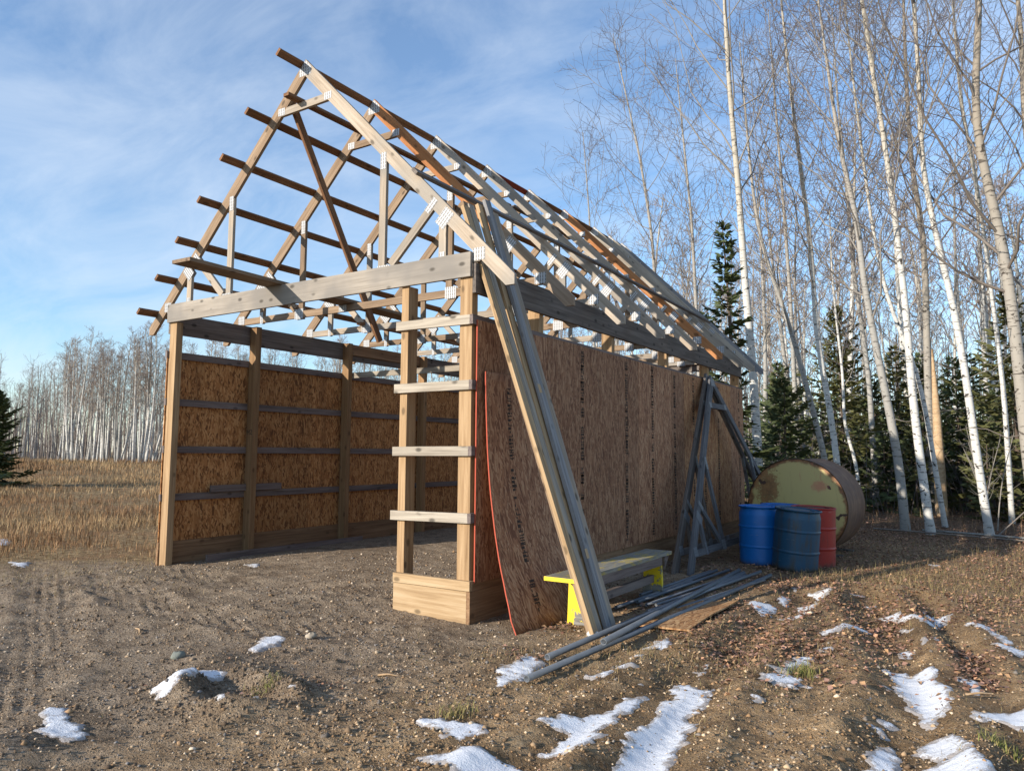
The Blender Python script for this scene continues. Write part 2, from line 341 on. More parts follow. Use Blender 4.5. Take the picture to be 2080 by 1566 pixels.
SNOW = [
    ['isolated snow patch left of the hole, leftmost and nearest the bottom left corner', [[-0.43, -3.37], [-0.63, -3.25], [-0.57, -3.16], [-0.38, -3.22], [-0.26, -3.23], [-0.1, -3.28], [0.03, -3.35], [0.02, -3.42], [-0.05, -3.47], [-0.22, -3.46]]],
    ['elongated snow patch on the left rim of the churned hole', [[-0.49, -2.7], [-0.47, -2.53], [-0.58, -2.42], [-0.54, -2.29], [-0.34, -2.27], [-0.27, -2.33], [-0.33, -2.44], [-0.29, -2.53], [-0.26, -2.63], [-0.24, -2.73], [-0.29, -2.79]]],
    ['small snow patch behind the churned hole, nearest the barn opening', [[-0.83, -1.68], [-1, -1.43], [-0.95, -1.28], [-0.81, -1.39], [-0.73, -1.61], [-0.71, -1.75]]],
    ['lacy broken snow patch in the gravel, left of the long snow strips', [[1.24, -2.17], [1.29, -2.02], [1.4, -2.02], [1.5, -2], [1.6, -2.02], [1.64, -2.1], [1.6, -2.19], [1.58, -2.25], [1.52, -2.29], [1.44, -2.21], [1.35, -2.21]]],
    ['snow patch cut by the bottom edge, left of the long strips', [[1.56, -2.55], [1.62, -2.47], [1.68, -2.34], [1.82, -2.3], [1.94, -2.27], [2.05, -2.25], [2.11, -2.31], [2.14, -2.44], [1.94, -2.64], [1.64, -2.6]]],
    ['snow patch beside the free end of the longest grey pipe', [[1.02, -1.16], [1.08, -0.94], [1.03, -0.66], [1.18, -0.67], [1.3, -0.79], [1.3, -0.93], [1.31, -1.09], [1.36, -1.23], [1.26, -1.23], [1.26, -1.36]]],
    ['thin curved snow patch just in front of the crossed pipes', [[1.61, -0.86], [1.68, -0.64], [1.77, -0.44], [1.82, -0.47], [1.75, -0.62], [1.76, -0.79], [1.74, -0.92], [1.67, -0.92]]],
    ['snow patch between the pipes and the plywood scrap', [[1.69, 0.01], [1.68, 0.23], [1.66, 0.5], [1.72, 0.5], [1.8, 0.31], [1.84, 0.11], [1.8, 0.04]]],
    ['wide ragged snow strip left of the longest snow strip', [[1.83, -1.82], [1.84, -1.74], [1.83, -1.61], [1.98, -1.58], [2.01, -1.41], [2, -1.26], [2.04, -1.1], [2.11, -0.99], [2.16, -1.12], [2.16, -1.26], [2.17, -1.5], [2.17, -1.63], [2.21, -1.78], [2.21, -1.91], [2.16, -2.07], [2.04, -2.1], [1.95, -2], [1.98, -1.85]]],
    ['longest snow strip filling a wheel rut to the bottom edge', [[2.46, -2.35], [2.42, -2.16], [2.37, -1.95], [2.32, -1.7], [2.28, -1.43], [2.25, -1.14], [2.17, -0.74], [2.14, -0.5], [2.23, -0.47], [2.33, -0.6], [2.41, -0.54], [2.46, -0.84], [2.5, -1.13], [2.54, -1.43], [2.6, -1.68], [2.63, -1.92], [2.68, -2.2]]],
    ['snow patch in front of the green grass tuft', [[2.63, -0.3], [2.62, -0.17], [2.77, 0], [2.87, -0.07], [2.94, -0.18], [2.84, -0.31], [2.73, -0.26]]],
    ['snow patch just behind the green grass tuft', [[2.61, 0.04], [2.69, 0.13], [2.69, 0.35], [2.71, 0.51], [2.83, 0.56], [2.84, 0.38], [2.77, 0.26], [2.73, 0.04]]],
    ['oval snow patch right of the plywood scrap, nearest the barrels', [[1.83, 2.23], [2.11, 2.35], [2.17, 2.2], [2.11, 1.89], [2.02, 1.93]]],
    ['small snow patch behind the oval one near the barrels', [[1.99, 2.79], [2.15, 2.85], [2.19, 2.64], [2.14, 2.42]]],
    ['striped snow patch in the middle of the leaf litter in front of the barrels', [[2.25, 2.6], [2.46, 2.78], [2.48, 2.42], [2.5, 1.97], [2.44, 1.73], [2.25, 2.02], [2.37, 2.04], [2.37, 2.29]]],
    ['long thin snow patch crossing the track in front of the red barrel', [[2.69, 1.4], [2.81, 1.51], [2.82, 1.66], [3.06, 1.84], [3.07, 1.69], [2.87, 1.49], [2.8, 1.32], [2.73, 1.24]]],
    ['faint snow streak behind the striped patch near the red barrel', [[2.25, 3.21], [2.5, 3.24], [2.5, 3.08], [2.41, 2.9]]],
    ['curving snow streak at the head of the right wheel rut', [[3.02, 2.59], [3.21, 2.66], [3.29, 2.42], [3.44, 2.33], [3.58, 2.33], [3.57, 2.19], [3.44, 2.03], [3.29, 2.27], [3.18, 2.37]]],
    ['striped snow patch among fallen leaves at right', [[3.37, 2.94], [3.63, 2.85], [3.63, 2.61], [3.51, 2.45], [3.42, 2.6]]],
    ['small snow patch with leaves on both sides in the right rut', [[3.31, 1.35], [3.43, 1.4], [3.46, 1.22], [3.39, 1.1]]],
    ['big tapering snow patch in the right wheel rut', [[3.3, 0.55], [3.42, 0.69], [3.46, 0.62], [3.6, 0.79], [3.65, 0.46], [3.71, 0.19], [3.74, -0.13], [3.65, -0.44], [3.58, -0.42], [3.5, -0.16], [3.42, 0.1], [3.36, 0.3]]],
    ['bent snow strip near the right edge beyond the leaf filled rut', [[3.71, 2.42], [3.84, 2.47], [3.95, 2.45], [4.03, 2.26], [4.11, 1.95], [4.03, 1.8], [3.98, 2.05], [3.9, 2.2], [3.77, 2.23]]],
    ['snow strip touching the right edge behind the leaf filled rut', [[3.97, 1.75], [4.08, 1.78], [4.18, 1.71], [4.15, 1.48], [4.04, 1.45]]],
    ['snow at the near end of the leaf filled rut', [[3.75, 0.48], [3.85, 0.65], [3.9, 0.65], [3.89, 0.36], [3.86, 0.22], [3.81, 0.37]]],
    ['broad snow patch touching the right edge', [[3.85, -0.19], [4, 0], [4.19, 0.14], [4.16, -0.4], [3.98, -0.29], [3.87, -0.29]]],
    ['largest snow patch, in the bottom right corner', [[3.39, -1.33], [3.4, -1.1], [3.41, -0.96], [3.48, -0.9], [3.54, -1.05], [3.58, -1.2], [3.61, -1.22], [3.64, -1.2], [3.62, -1.13], [3.7, -1.01], [3.68, -0.91], [3.57, -0.86], [3.64, -0.68], [3.73, -0.64], [3.81, -0.71], [3.83, -0.91], [3.77, -1.01], [3.84, -0.99], [3.9, -1.06], [3.98, -1.2], [3.96, -1.38], [3.47, -1.7], [3.41, -1.53]]],
    ['snow streak at the left end of the field edge, cut by the left edge', [[-10.7, 0.43], [-10.05, 0.54], [-9.52, 0.33], [-8.96, -0.13], [-9.61, -0.07]]],
    ['small snow streak in the field edge near the left border', [[-7.31, -0.63], [-6.87, -0.59], [-6.49, -0.8], [-6.81, -0.82]]]]
FLECKS = [
    [[-0.12, -2.43], [-0.04, -2.38], [0.02, -2.43], [-0.04, -2.46]],
    [[0.06, -2.44], [0.01, -2.35], [0.01, -2.27], [0.07, -2.32], [0.1, -2.42]],
    [[0.25, -2.29], [0.24, -2.22], [0.33, -2.24], [0.32, -2.29]],
    [[0.19, -2.75], [0.17, -2.69], [0.25, -2.72]],
    [[0.9, -2.25], [0.9, -2.2], [0.96, -2.24], [0.95, -2.27]],
    [[-0.55, -2.11], [-0.47, -2.09], [-0.44, -2.13]],
    [[-0.37, -2.1], [-0.29, -2.07], [-0.28, -2.13]],
    [[-3.96, 0.62], [-3.83, 0.76], [-3.73, 0.62]],
    [[1.69, -0.25], [1.75, -0.19], [1.77, -0.27]],
    [[2.89, 0.05], [2.93, 0.14], [2.96, 0.03]],
    [[3.25, 2.11], [3.38, 1.95], [3.37, 1.81], [3.28, 1.87]],
    [[3.32, 0.12], [3.39, 0.12], [3.38, 0.01]],
    [[3.24, -0.42], [3.31, -0.31], [3.31, -0.43]],
    [[3.38, -0.74], [3.42, -0.69], [3.47, -0.79], [3.42, -0.8]],
    [[3.4, -0.58], [3.46, -0.56], [3.44, -0.63]],
    [[2.58, 3.64], [2.76, 3.85], [2.69, 3.59]],
    [[2.83, 3.08], [2.94, 3.22], [2.89, 3.02]],
    [[3.1, 3.15], [3.17, 3.2], [3.18, 2.96]],
    [[2.06, 3.27], [2.15, 3.31], [2.13, 3.18]],
    [[2.14, -0], [2.22, 0.01], [2.21, -0.09]],
    [[2.15, -0.2], [2.23, -0.17], [2.22, -0.27]],
    [[2.79, 0.82], [2.89, 0.89], [2.89, 0.79], [2.83, 0.74]],
    [[3.45, 1.66], [3.5, 1.66], [3.5, 1.39], [3.47, 1.41]],
    [[3.52, 1.69], [3.57, 1.74], [3.57, 1.59]],
    [[1.53, 0.84], [1.57, 0.93], [1.61, 0.81]],
    [[1.34, 1.46], [1.43, 1.48], [1.38, 1.22]],
    [[1.55, 2.16], [1.65, 2.23], [1.62, 2.07]],
    [[1.97, -0.81], [2.07, -0.78], [2.05, -0.88]],
    [[3.19, 6.66], [3.34, 6.68], [3.27, 6.37]],
    [[2.69, -0.69], [2.76, -0.69], [2.75, -0.78]]]
wet = np.zeros(X.size)
for pts in [s[1] for s in SNOW] + FLECKS:
    q = np.array(pts); lo, hi = q.min(0) - .3, q.max(0) + .3
    sel = np.flatnonzero(((X > lo[0]) & (X < hi[0]) & (Y > lo[1]) & (Y < hi[1])).ravel())
    if len(sel): xx, yy = X.ravel()[sel], Y.ravel()[sel]; wet[sel] = np.maximum(wet[sel], sst(-.16, .0, poly_sd(xx, yy, pts) + .12 * fbm(xx, yy, 5, 3, 141)))
def m_ground():
    t = NT('ground'); geo = t.node('NewGeometry').outputs['Position']
    z = t.sep(t.node('Attribute', attribute_name='zone').outputs['Color'])
    big = t.noise(geo, .7, 5, .6); mid = t.noise(geo, 5, 5, .65); fine = t.noise(geo, 45, 4, .7); grit = t.noise(geo, 160, 3, .7)
    vc = t.voro(geo, 75, 'Color'); vd = t.voro(geo, 75, 'Distance')
    stone = t.math('MULTIPLY', t.math('GREATER_THAN', t.sep(vc)[0], .42), t.math('SUBTRACT', 1.0, t.smooth(vd, .25, .5)))
    vc2 = t.voro(geo, 32, 'Color'); vd2 = t.voro(geo, 32, 'Distance')
    stone2 = t.math('MULTIPLY', t.math('GREATER_THAN', t.sep(vc2)[0], .72), t.math('SUBTRACT', 1.0, t.smooth(vd2, .2, .42)))
    grav = t.ramp(t.math('ADD', t.math('MULTIPLY', fine, .55), t.math('MULTIPLY', mid, .45)), [(.37, (.125, .092, .064)), (.5, (.30, .228, .158)), (.63, (.47, .375, .275))])
    sand = t.ramp(t.math('ADD', t.math('MULTIPLY', grit, .5), t.math('MULTIPLY', mid, .5)), [(.37, (.165, .098, .046)), (.5, (.42, .272, .138)), (.63, (.62, .44, .25))])
    c = t.mix(t.math('MULTIPLY', z[2], .85), grav, sand)
    scol = t.ramp(t.sep(vc)[1], [(.0, (.07, .062, .055)), (.35, (.20, .16, .118)), (.7, (.40, .315, .22)), (1, (.58, .49, .385))])
    c = t.mix(t.math('MULTIPLY', stone, .75), c, scol)
    c = t.mix(t.math('MULTIPLY', stone2, .7), c, t.ramp(t.sep(vc2)[1], [(0, (.085, .08, .08)), (.5, (.24, .20, .155)), (1, (.52, .44, .345))]))
    damp = t.smooth(t.math('ADD', t.math('MULTIPLY', big, .5), t.math('MULTIPLY', t.noise(t.map(geo, (1, 1.6, 1), (0, 0, .5)), 2.6, 6, .68), .5)), .50, .60)
    c = t.mix(t.math('MULTIPLY', damp, .45), c, (.105, .068, .04))
    straw = t.ramp(t.noise(t.map(geo, (1, 1, .3)), 7, 6, .7), [(.36, (.11, .07, .035)), (.5, (.27, .185, .093)), (.64, (.42, .31, .17))])
    straw = t.mix(t.math('MULTIPLY', t.smooth(big, .47, .62), .7), straw, (.26, .155, .08))
    leaf = t.ramp(t.noise(geo, 26, 5, .75), [(.32, (.05, .03, .02)), (.5, (.13, .078, .05)), (.68, (.24, .15, .10))])
    wet = t.node('Attribute', attribute_name='wet').outputs['Color']
    c = t.mix(t.math('MULTIPLY', t.sep(wet)[0], .6), c, t.mix(.62, c, (.03, .019, .011)))
    c = t.mix(t.math('MULTIPLY', z[1], .8), c, leaf); c = t.mix(z[0], c, straw)
    h = t.math('ADD', t.math('ADD', t.math('MULTIPLY', fine, .8), t.math('MULTIPLY', grit, .4)), t.math('ADD', t.math('MULTIPLY', stone, .35), t.math('MULTIPLY', stone2, .5)))
    t.bump(h, 1.0, .034)
    M['ground'] = t.fin(c, .95, 0, .15)
m_ground()
gr = np_mesh('ground', np.stack([X, Y, Z], -1).reshape(-1, 3), GF, M['ground'], None, True, {'zone': zone, 'wet': np.repeat(wet[:, None], 3, 1)})
tag(gr, 'rutted brown gravel yard running into dry field and forest floor', None, None, 'structure')

# ---------------------------------------------------------------- snow
def m_snow():
    t = NT('snow'); g = t.node('NewGeometry').outputs['Position']
    a = t.noise(t.map(g, (9, 22, 9), (0, 0, .7)), 1.0, 4, .5); b = t.noise(g, 90, 3, .6)
    c = t.mix(t.smooth(t.noise(g, 14, 5, .7), .62, .78), (.68, .70, .735), (.50, .48, .45))
    rm = t.sep(t.node('Attribute', attribute_name='rim').outputs['Color'])[0]; gr_ = t.noise(g, 70, 4, .75)
    c = t.mix(t.math('MULTIPLY', t.smooth(t.math('ADD', t.math('MULTIPLY', rm, .35), gr_), .60, .74), .8), c, (.20, .145, .095))
    c = t.mix(t.math('MULTIPLY', rm, .35), c, (.42, .41, .41))
    t.bump(t.math('ADD', t.math('MULTIPLY', a, .5), t.math('ADD', t.math('MULTIPLY', b, .5), t.math('MULTIPLY', gr_, .5))), .45, .02)
    t.put(t.b.inputs['Subsurface Weight'], .0)
    M['snow'] = t.fin(c, .6, 0, .3)
m_snow()
def snow_geo(pts, step, thick):
    p = np.array(pts); lo, hi = p.min(0) - .12, p.max(0) + .12
    gx = np.arange(lo[0], hi[0] + step, step); gy = np.arange(lo[1], hi[1] + step, step)
    A, B = np.meshgrid(gx, gy)
    sd = poly_sd(A, B, pts) + .005 + .075 * fbm(A, B, 7, 3, 101) + .035 * fbm(A, B, 26, 2, 111)
    t = sst(-.02, .035, sd)
    H = .6 * gz(A, B, False) + .4 * gz(A, B) - .016 + (thick + .016) * t + .006 * fbm(A, B, 5, 3, 120) * t
    H = np.where(sd < -.05, gz(A, B, False) - .06, H)
    J = np.arange(A.size).reshape(A.shape)
    F = np.stack([J[:-1, :-1], J[:-1, 1:], J[1:, 1:], J[1:, :-1]], -1).reshape(-1, 4)
    keep = (sd > -.06).ravel()[F].any(1); F = F[keep]
    used, inv = np.unique(F, return_inverse=True)
    V = np.stack([A, B, H], -1).reshape(-1, 3)[used]
    rim = sst(.075, .0, sd + .05 * fbm(A, B, 30, 2, 151)).reshape(-1)[used]
    return V, inv.reshape(-1, 4), np.repeat(rim[:, None], 3, 1)
for label, pts in SNOW:
    d = math.hypot(pts[0][0] - CAM[0], pts[0][1] - CAM[1])
    V, F, rim = snow_geo(pts, .016 if d < 7 else .035, .009)
    o = np_mesh('snow_patch', V, F, M['snow'], None, True, {'rim': rim}); tag(o, label, 'snow patch', 'snow patches lying on the yard')
Vs, Fs, Rs, n0 = [], [], [], 0
for pts in FLECKS:
    V, F, rim = snow_geo(pts, .022, .008); Rs.append(rim); Vs.append(V); Fs.append(F + n0); n0 += len(V)
o = np_mesh('snow_flecks', np.concatenate(Vs), np.concatenate(Fs), M['snow'], None, True, {'rim': np.concatenate(Rs)})
tag(o, 'last small flecks of snow scattered over the yard', 'snow', None, 'stuff')

# ---------------------------------------------------------------- pebbles
def m_vcol(key, rough=.9, spec=.2, trans=0.0):
    t = NT(key); c = t.node('Attribute', attribute_name='tint').outputs['Color']
    n = t.noise(t.node('NewGeometry').outputs['Position'], 60, 3, .6)
    M[key] = t.fin(t.mix(t.math('MULTIPLY', n, .35), c, t.mix(.5, c, (.02, .015, .01))), rough, 0, spec)
m_vcol('pebble'); m_vcol('dry_leaf'); m_vcol('dry_grass')
def rand_cols(n, stops):
    s = np.array(stops); i = RNG.integers(0, len(s), n); return s[i] * RNG.uniform(.7, 1.3, (n, 1))
BARN_CLEAR = lambda x, y: ~((x > -.95) & (x < .06) & (y > -.06) & (y < .02))
n = 66000
dd = 1.9 + 8.5 * RNG.random(n) ** 1.5; aa = RNG.uniform(-.68, .68, n)
fwd = np.array([-.5442, .8390]); rgt = np.array([.8390, .5442])
px = CAM[0] + fwd[0] * dd + rgt[0] * dd * np.tan(aa); py = CAM[1] + fwd[1] * dd + rgt[1] * dd * np.tan(aa)
keep = (field_w(px, py) < .3) & (RNG.random(n) > .55 * np.clip(litter_w(px, py), 0, 1)) & (RNG.random(n) < .35 + .9 * (fbm(px, py, .9, 3, 33) + .35)) & BARN_CLEAR(px, py)
px, py = px[keep], py[keep]; n = len(px)
size = .0038 + .0095 * RNG.random(n) ** 2.4 + .012 * (RNG.random(n) > .98)
oct_v = np.array([(1, 0, 0), (0, 1, 0), (-1, 0, 0), (0, -1, 0), (0, 0, 1), (0, 0, -1)], float); oct_f = np.array([(0, 1, 4), (1, 2, 4), (2, 3, 4), (3, 0, 4), (1, 0, 5), (2, 1, 5), (3, 2, 5), (0, 3, 5)])
sc = RNG.uniform(.65, 1.4, (n, 1, 3)) * np.array([1, 1, .7]); th = RNG.uniform(0, 6.28, n)
V = oct_v[None] * sc * size[:, None, None] + RNG.normal(0, .12, (n, 6, 3)) * size[:, None, None]
ct, st = np.cos(th)[:, None], np.sin(th)[:, None]
V = np.stack([V[..., 0] * ct - V[..., 1] * st, V[..., 0] * st + V[..., 1] * ct, V[..., 2]], -1)
V += np.stack([px, py, gz(px, py) + size * .25], -1)[:, None]
tint = rand_cols(n, [(.22, .155, .098), (.30, .22, .145), (.15, .135, .125), (.40, .31, .215), (.12, .086, .06), (.27, .175, .10), (.52, .43, .33), (.20, .185, .175), (.18, .125, .08), (.25, .18, .12)])
tint = tint * (1 + .15 * sst(0, 1.6, px)[:, None] * np.array([1, .55, -.2]))
o = np_mesh('gravel', V.reshape(-1, 3), (oct_f[None] + 6 * np.arange(n)[:, None, None]).reshape(-1, 3), M['pebble'], None, False, {'tint': np.repeat(tint, 6, 0)})
tag(o, 'loose pebbles and crushed stone spread over the yard', 'gravel', None, 'stuff')
nc = 5200; qx = np.r_[RNG.uniform(-5, 4.6, nc * 2), RNG.normal(HOLE[0], .45, nc // 5)]; qy = np.r_[RNG.uniform(-4, 4.5, nc * 2), RNG.normal(HOLE[1], .32, nc // 5)]
k = (fbm(qx, qy, 1.3, 3, 301) + .25 * fbm(qx, qy, 6, 2, 311) > .10) | (np.arange(len(qx)) >= nc * 2); k &= (field_w(qx, qy) < .4) & ~((qx < .1) & (qx > -5) & (qy > -.1)); qx, qy = qx[k], qy[k]; n = len(qx)
size = .005 + .012 * RNG.random(n) ** 2.6; V = oct_v[None] * RNG.uniform(.6, 1.4, (n, 1, 3)) * size[:, None, None] + RNG.normal(0, .22, (n, 6, 3)) * size[:, None, None]; V += np.stack([qx, qy, gz(qx, qy) + size * .2], -1)[:, None]
tint = rand_cols(n, [(.17, .125, .085), (.22, .165, .115), (.13, .095, .065)]) * (1 + .35 * sst(0, 1.6, qx)[:, None] * np.array([1, .7, .2]))
o = np_mesh('dirt_clods', V.reshape(-1, 3), (oct_f[None] + 6 * np.arange(n)[:, None, None]).reshape(-1, 3), M['pebble'], None, False, {'tint': np.repeat(tint, 6, 0)})
tag(o, 'crumbled dirt clods along the ruts and round the hole', 'dirt', None, 'stuff')
# single larger stones
def stone(x, y, s, label, col):
    th_, ph = np.meshgrid(np.linspace(0, 2 * np.pi, 13)[:-1], np.linspace(.25, np.pi - .25, 6)); u = np.stack([np.sin(ph) * np.cos(th_), np.sin(ph) * np.sin(th_), np.cos(ph) * .7], -1).reshape(-1, 3)
    u = u * (1 + .5 * fbm(u[:, 0] * 2 + x * 3, u[:, 1] * 2 + u[:, 2] * 2, 1.0, 3, 5))[:, None] * s + (x, y, float(gz(x, y)) + s * .35)
    J = np.arange(72).reshape(6, 12); F = np.stack([J[:-1], np.roll(J, -1, 1)[:-1], np.roll(J, -1, 1)[1:], J[1:]], -1).reshape(-1, 4)
    u = np.concatenate([u, [u[:12].mean(0) + (0, 0, s * .05), u[60:].mean(0)]])
    caps = [(int(J[0, i]), int(J[0, (i + 1) % 12]), 72, 72) for i in range(12)]
    fl = [tuple(f) for f in F.tolist()] + [c[:3] for c in caps]
    t = NT('stone'); nn = t.noise(t.node('NewGeometry').outputs['Position'], 30, 5, .7); t.bump(nn, .6, .01); m = t.fin(t.mix(nn, tuple(c * .5 for c in col), col), .9, 0, .2)
    o = mesh_obj('stone', u.tolist(), fl, m, None, None, True); tag(o, label, 'stone')
stone(-1.02, -2.17, .05, 'grey green fist sized stone on the left rim of the churned hole', (.24, .26, .23))
stone(-.70, -1.21, .045, 'pale flat stone in the gravel between hole and barn opening', (.50, .42, .32))
stone(1.16, .18, .05, 'white stone against the foot of the leaning boards', (.62, .62, .60))

# ---------------------------------------------------------------- fallen leaves
def leaves(n0, box, dens, smin, smax):
    x = RNG.uniform(box[0], box[1], n0); y = RNG.uniform(box[2], box[3], n0)
    k = RNG.random(n0) < dens(x, y); return x[k], y[k], RNG.uniform(smin, smax, k.sum())
parts = [leaves(32000, (.3, 5.2, -.9, 4.2), lambda x, y: np.clip(litter_w(x, y) - .08, 0, 1) ** 1.3, .022, .052),
         leaves(29000, (.1, 9, 4.2, 12.5), lambda x, y: np.clip(litter_w(x, y) + .25, 0, 1) * .75, .022, .05),
         leaves(2600, (-.6, .6, -3, -1.9), lambda x, y: np.clip(litter_w(x, y) - .1, 0, 1), .012, .035),
         leaves(1500, (-4, 3, -4, 1), lambda x, y: .12 + 0 * x, .012, .03),
         leaves(9000, (-1, 8, 12, 24), lambda x, y: .7 + 0 * x, .03, .06)]
lx, ly, ls = (np.concatenate([p[i] for p in parts]) for i in range(3))
ok = ~((lx < .05) & (lx > -5) & (ly > 0) & (ly < 8.8)); lx, ly, ls = lx[ok], ly[ok], ls[ok]; n = len(lx)
base = np.array([(-.5, 0, 0), (0, -.36, .10), (.5, 0, .05), (0, .36, .10), (0, 0, 0)], float)
lf = np.array([(0, 1, 4), (1, 2, 4), (2, 3, 4), (3, 0, 4)])
V = base[None] * np.stack([ls, ls * RNG.uniform(.7, 1.2, n), ls * RNG.uniform(-2.0, 4.0, n)], -1)[:, None]
def rot_rand(V, tilt):
    n = len(V); a = RNG.uniform(0, 6.28, n); b = RNG.normal(0, tilt, n); c = RNG.uniform(0, 6.28, n)
    def rz(V, a): return np.stack([V[..., 0] * np.cos(a)[:, None] - V[..., 1] * np.sin(a)[:, None], V[..., 0] * np.sin(a)[:, None] + V[..., 1] * np.cos(a)[:, None], V[..., 2]], -1)
    V = rz(V, a); V = np.stack([V[..., 0], V[..., 1] * np.cos(b)[:, None] - V[..., 2] * np.sin(b)[:, None], V[..., 1] * np.sin(b)[:, None] + V[..., 2] * np.cos(b)[:, None]], -1)
    return rz(V, c)
V = rot_rand(V, .42) + np.stack([lx, ly, gz(lx, ly) + ls * .3], -1)[:, None]
tint = rand_cols(n, [(.30, .165, .105), (.22, .115, .075), (.40, .23, .14), (.17, .10, .072), (.35, .205, .15), (.46, .28, .15), (.27, .16, .125)])
o = np_mesh('fallen_leaves', V.reshape(-1, 3), (lf[None] + 5 * np.arange(n)[:, None, None]).reshape(-1, 3), M['dry_leaf'], None, False, {'tint': np.repeat(tint, 5, 0)})
tag(o, 'brown fallen leaves littering the yard and forest edge', 'leaves', None, 'stuff')

# ---------------------------------------------------------------- dry grass
def blades(x, y, h, w, cols, lean=.35):
    n = len(x); a = RNG.uniform(0, 6.28, n); le = np.abs(RNG.normal(0, lean, n)) + .08
    dx, dy = np.cos(a), np.sin(a); sxv, syv = -dy, dx; z = gz(x, y, False) - .01
    def pt(t, wf, s):
        return np.stack([x + dx * le * h * t * t + s * sxv * w * wf, y + dy * le * h * t * t + s * syv * w * wf, z + h * t * (1 - .35 * le * t)], -1)
    V = np.stack([pt(0, 1, -1), pt(0, 1, 1), pt(.55, .8, 1), pt(.55, .8, -1), pt(1, 0, 0)], 1)
    F = np.array([(0, 1, 2), (0, 2, 3), (3, 2, 4)]); t = rand_cols(n, cols)
    return V.reshape(-1, 3), (F[None] + 5 * np.arange(n)[:, None, None]).reshape(-1, 3), np.repeat(t, 5, 0)
STRAW = [(.44, .305, .16), (.37, .24, .12), (.50, .37, .205), (.27, .165, .085), (.39, .25, .135)]
n = 120000
r_ = 8 + 50 * RNG.random(n) ** 1.7; th_ = RNG.uniform(.22, .84, n)        # bearing left of the view axis
gx = CAM[0] + np.cos(th_ + .5754 + math.pi / 2) * r_; gy = CAM[1] + np.sin(th_ + .5754 + math.pi / 2) * r_
k = (RNG.random(n) < field_w(gx, gy) * np.clip(.65 + 1.5 * fbm(gx, gy, .45, 3, 5), .12, 1)) & ~((gx > -5.0) & (gy > -.1))
gx, gy, rr = gx[k], gy[k], r_[k]
edge = sst(0, 4.5, gy - (-.15 + (gx + 4.9) * .62))
hh = RNG.uniform(.06, .27, len(gx)) * (.22 + .75 * edge) * (1 + .7 * sst(30, 45, rr)); ww = .0015 + .00016 * rr
P1 = blades(gx, gy, hh, ww, STRAW)
patch = sst(-.05, .25, fbm(gx, gy, .22, 3, 205))[:, None] * np.array([.27, .35, .38]) + sst(.05, .3, fbm(gx, gy, .9, 2, 215))[:, None] * .25
P1 = (P1[0], P1[1], P1[2] * np.repeat(1 - patch, 5, 0))
n = 16000                                                                  # behind the barn and at the forest edge
gx = RNG.uniform(-22, 9, n); gy = RNG.uniform(9.6, 34, n)
k = RNG.random(n) < np.where(gx < -1, .9, .55); gx, gy = gx[k], gy[k]
P2 = blades(gx, gy, RNG.uniform(.15, .55, len(gx)) * sst(9, 13, gy), .004 + 0 * gx, [(.30, .20, .11), (.22, .14, .08), (.27, .17, .11)])
allx, ally, allh = [], [], []                                              # short wisps and tufts on the yard
for cx, cy, s, m, h in ((2.25, .55, .45, 700, .09), (2.9, 2.2, .6, 600, .08), (2.6, 4.6, .6, 1300, .13), (3.4, 5.4, .7, 1300, .12), (4.2, 4.4, .7, 1100, .11), (3.2, 3.6, .7, 900, .08), (3.9, 6.6, .9, 1200, .12), (4.6, 2.6, .5, 500, .08), (1.6, -.2, .4, 300, .06), (2.9, -.6, .5, 300, .06), (.95, -.8, .22, 170, .07), (-.35, -1.7, .5, 90, .05),
                        (1.45, -1.0, .3, 160, .06), (1.2, -2.1, .3, 70, .05), (-4.6, -.6, .9, 700, .07), (-5.6, -.4, .9, 1100, .10), (-7.5, -1.2, 1.0, 1100, .09), (-5.2, -1.0, .8, 500, .06), (-3.8, .35, .5, 180, .06), (4.2, -.4, .35, 160, .06), (2.0, -.35, .35, 200, .08), (1.75, 6.3, .6, 200, .12), (3.0, 8.4, 1.2, 700, .18), (4.6, 8.6, 1.2, 600, .18), (.6, -1.35, .8, 160, .05)):
    allx.append(RNG.normal(cx, s, m)); ally.append(RNG.normal(cy, s, m)); allh.append(RNG.uniform(.4, 1.3, m) * h)
gx, gy, hh = map(np.concatenate, (allx, ally, allh)); k = ~((gx > -4.95) & (gx < .06) & (gy > -.05)); gx, gy, hh = gx[k], gy[k], hh[k]
P3 = blades(gx, gy, hh, .0016 + 0 * gx, [(.36, .27, .14), (.30, .21, .11), (.24, .19, .09), (.20, .17, .07)], 1.7)
Vg, Fg, Tg, n0 = [], [], [], 0
for V, F, T in (P1, P2, P3): Vg.append(V); Fg.append(F + n0); Tg.append(T); n0 += len(V)
o = np_mesh('dry_grass', np.concatenate(Vg), np.concatenate(Fg), M['dry_grass'], None, False, {'tint': np.concatenate(Tg)})
tag(o, 'straw coloured dry grass of the field with wisps on the yard', 'grass', None, 'stuff')
def tuft(x, y, m, s, h, label, cols):
    V, F, T = blades(RNG.normal(x, s, m), RNG.normal(y, s, m), RNG.uniform(.4, 1.1, m) * h, .0024 + np.zeros(m), cols, .7)
    tag(np_mesh('grass_tuft', V, F, M['dry_grass'], None, False, {'tint': T}), label, 'grass tuft', 'grass tufts on the yard')
tuft(2.84, .08, 170, .055, .11, 'green grass tuft between two snow patches in the yard', [(.15, .17, .045), (.20, .20, .07), (.30, .25, .10)])
tuft(.06, -2.25, 110, .05, .07, 'small green grass tuft at the edge of the churned hole', [(.16, .17, .05), (.24, .21, .09)])
tuft(1.35, -1.95, 110, .06, .08, 'straw grass tuft left of the ragged snow strip', [(.28, .22, .09), (.18, .17, .06)])
tuft(4.0, -.75, 120, .06, .08, 'green grass tuft by the bottom right corner', [(.14, .16, .045), (.24, .21, .08)])

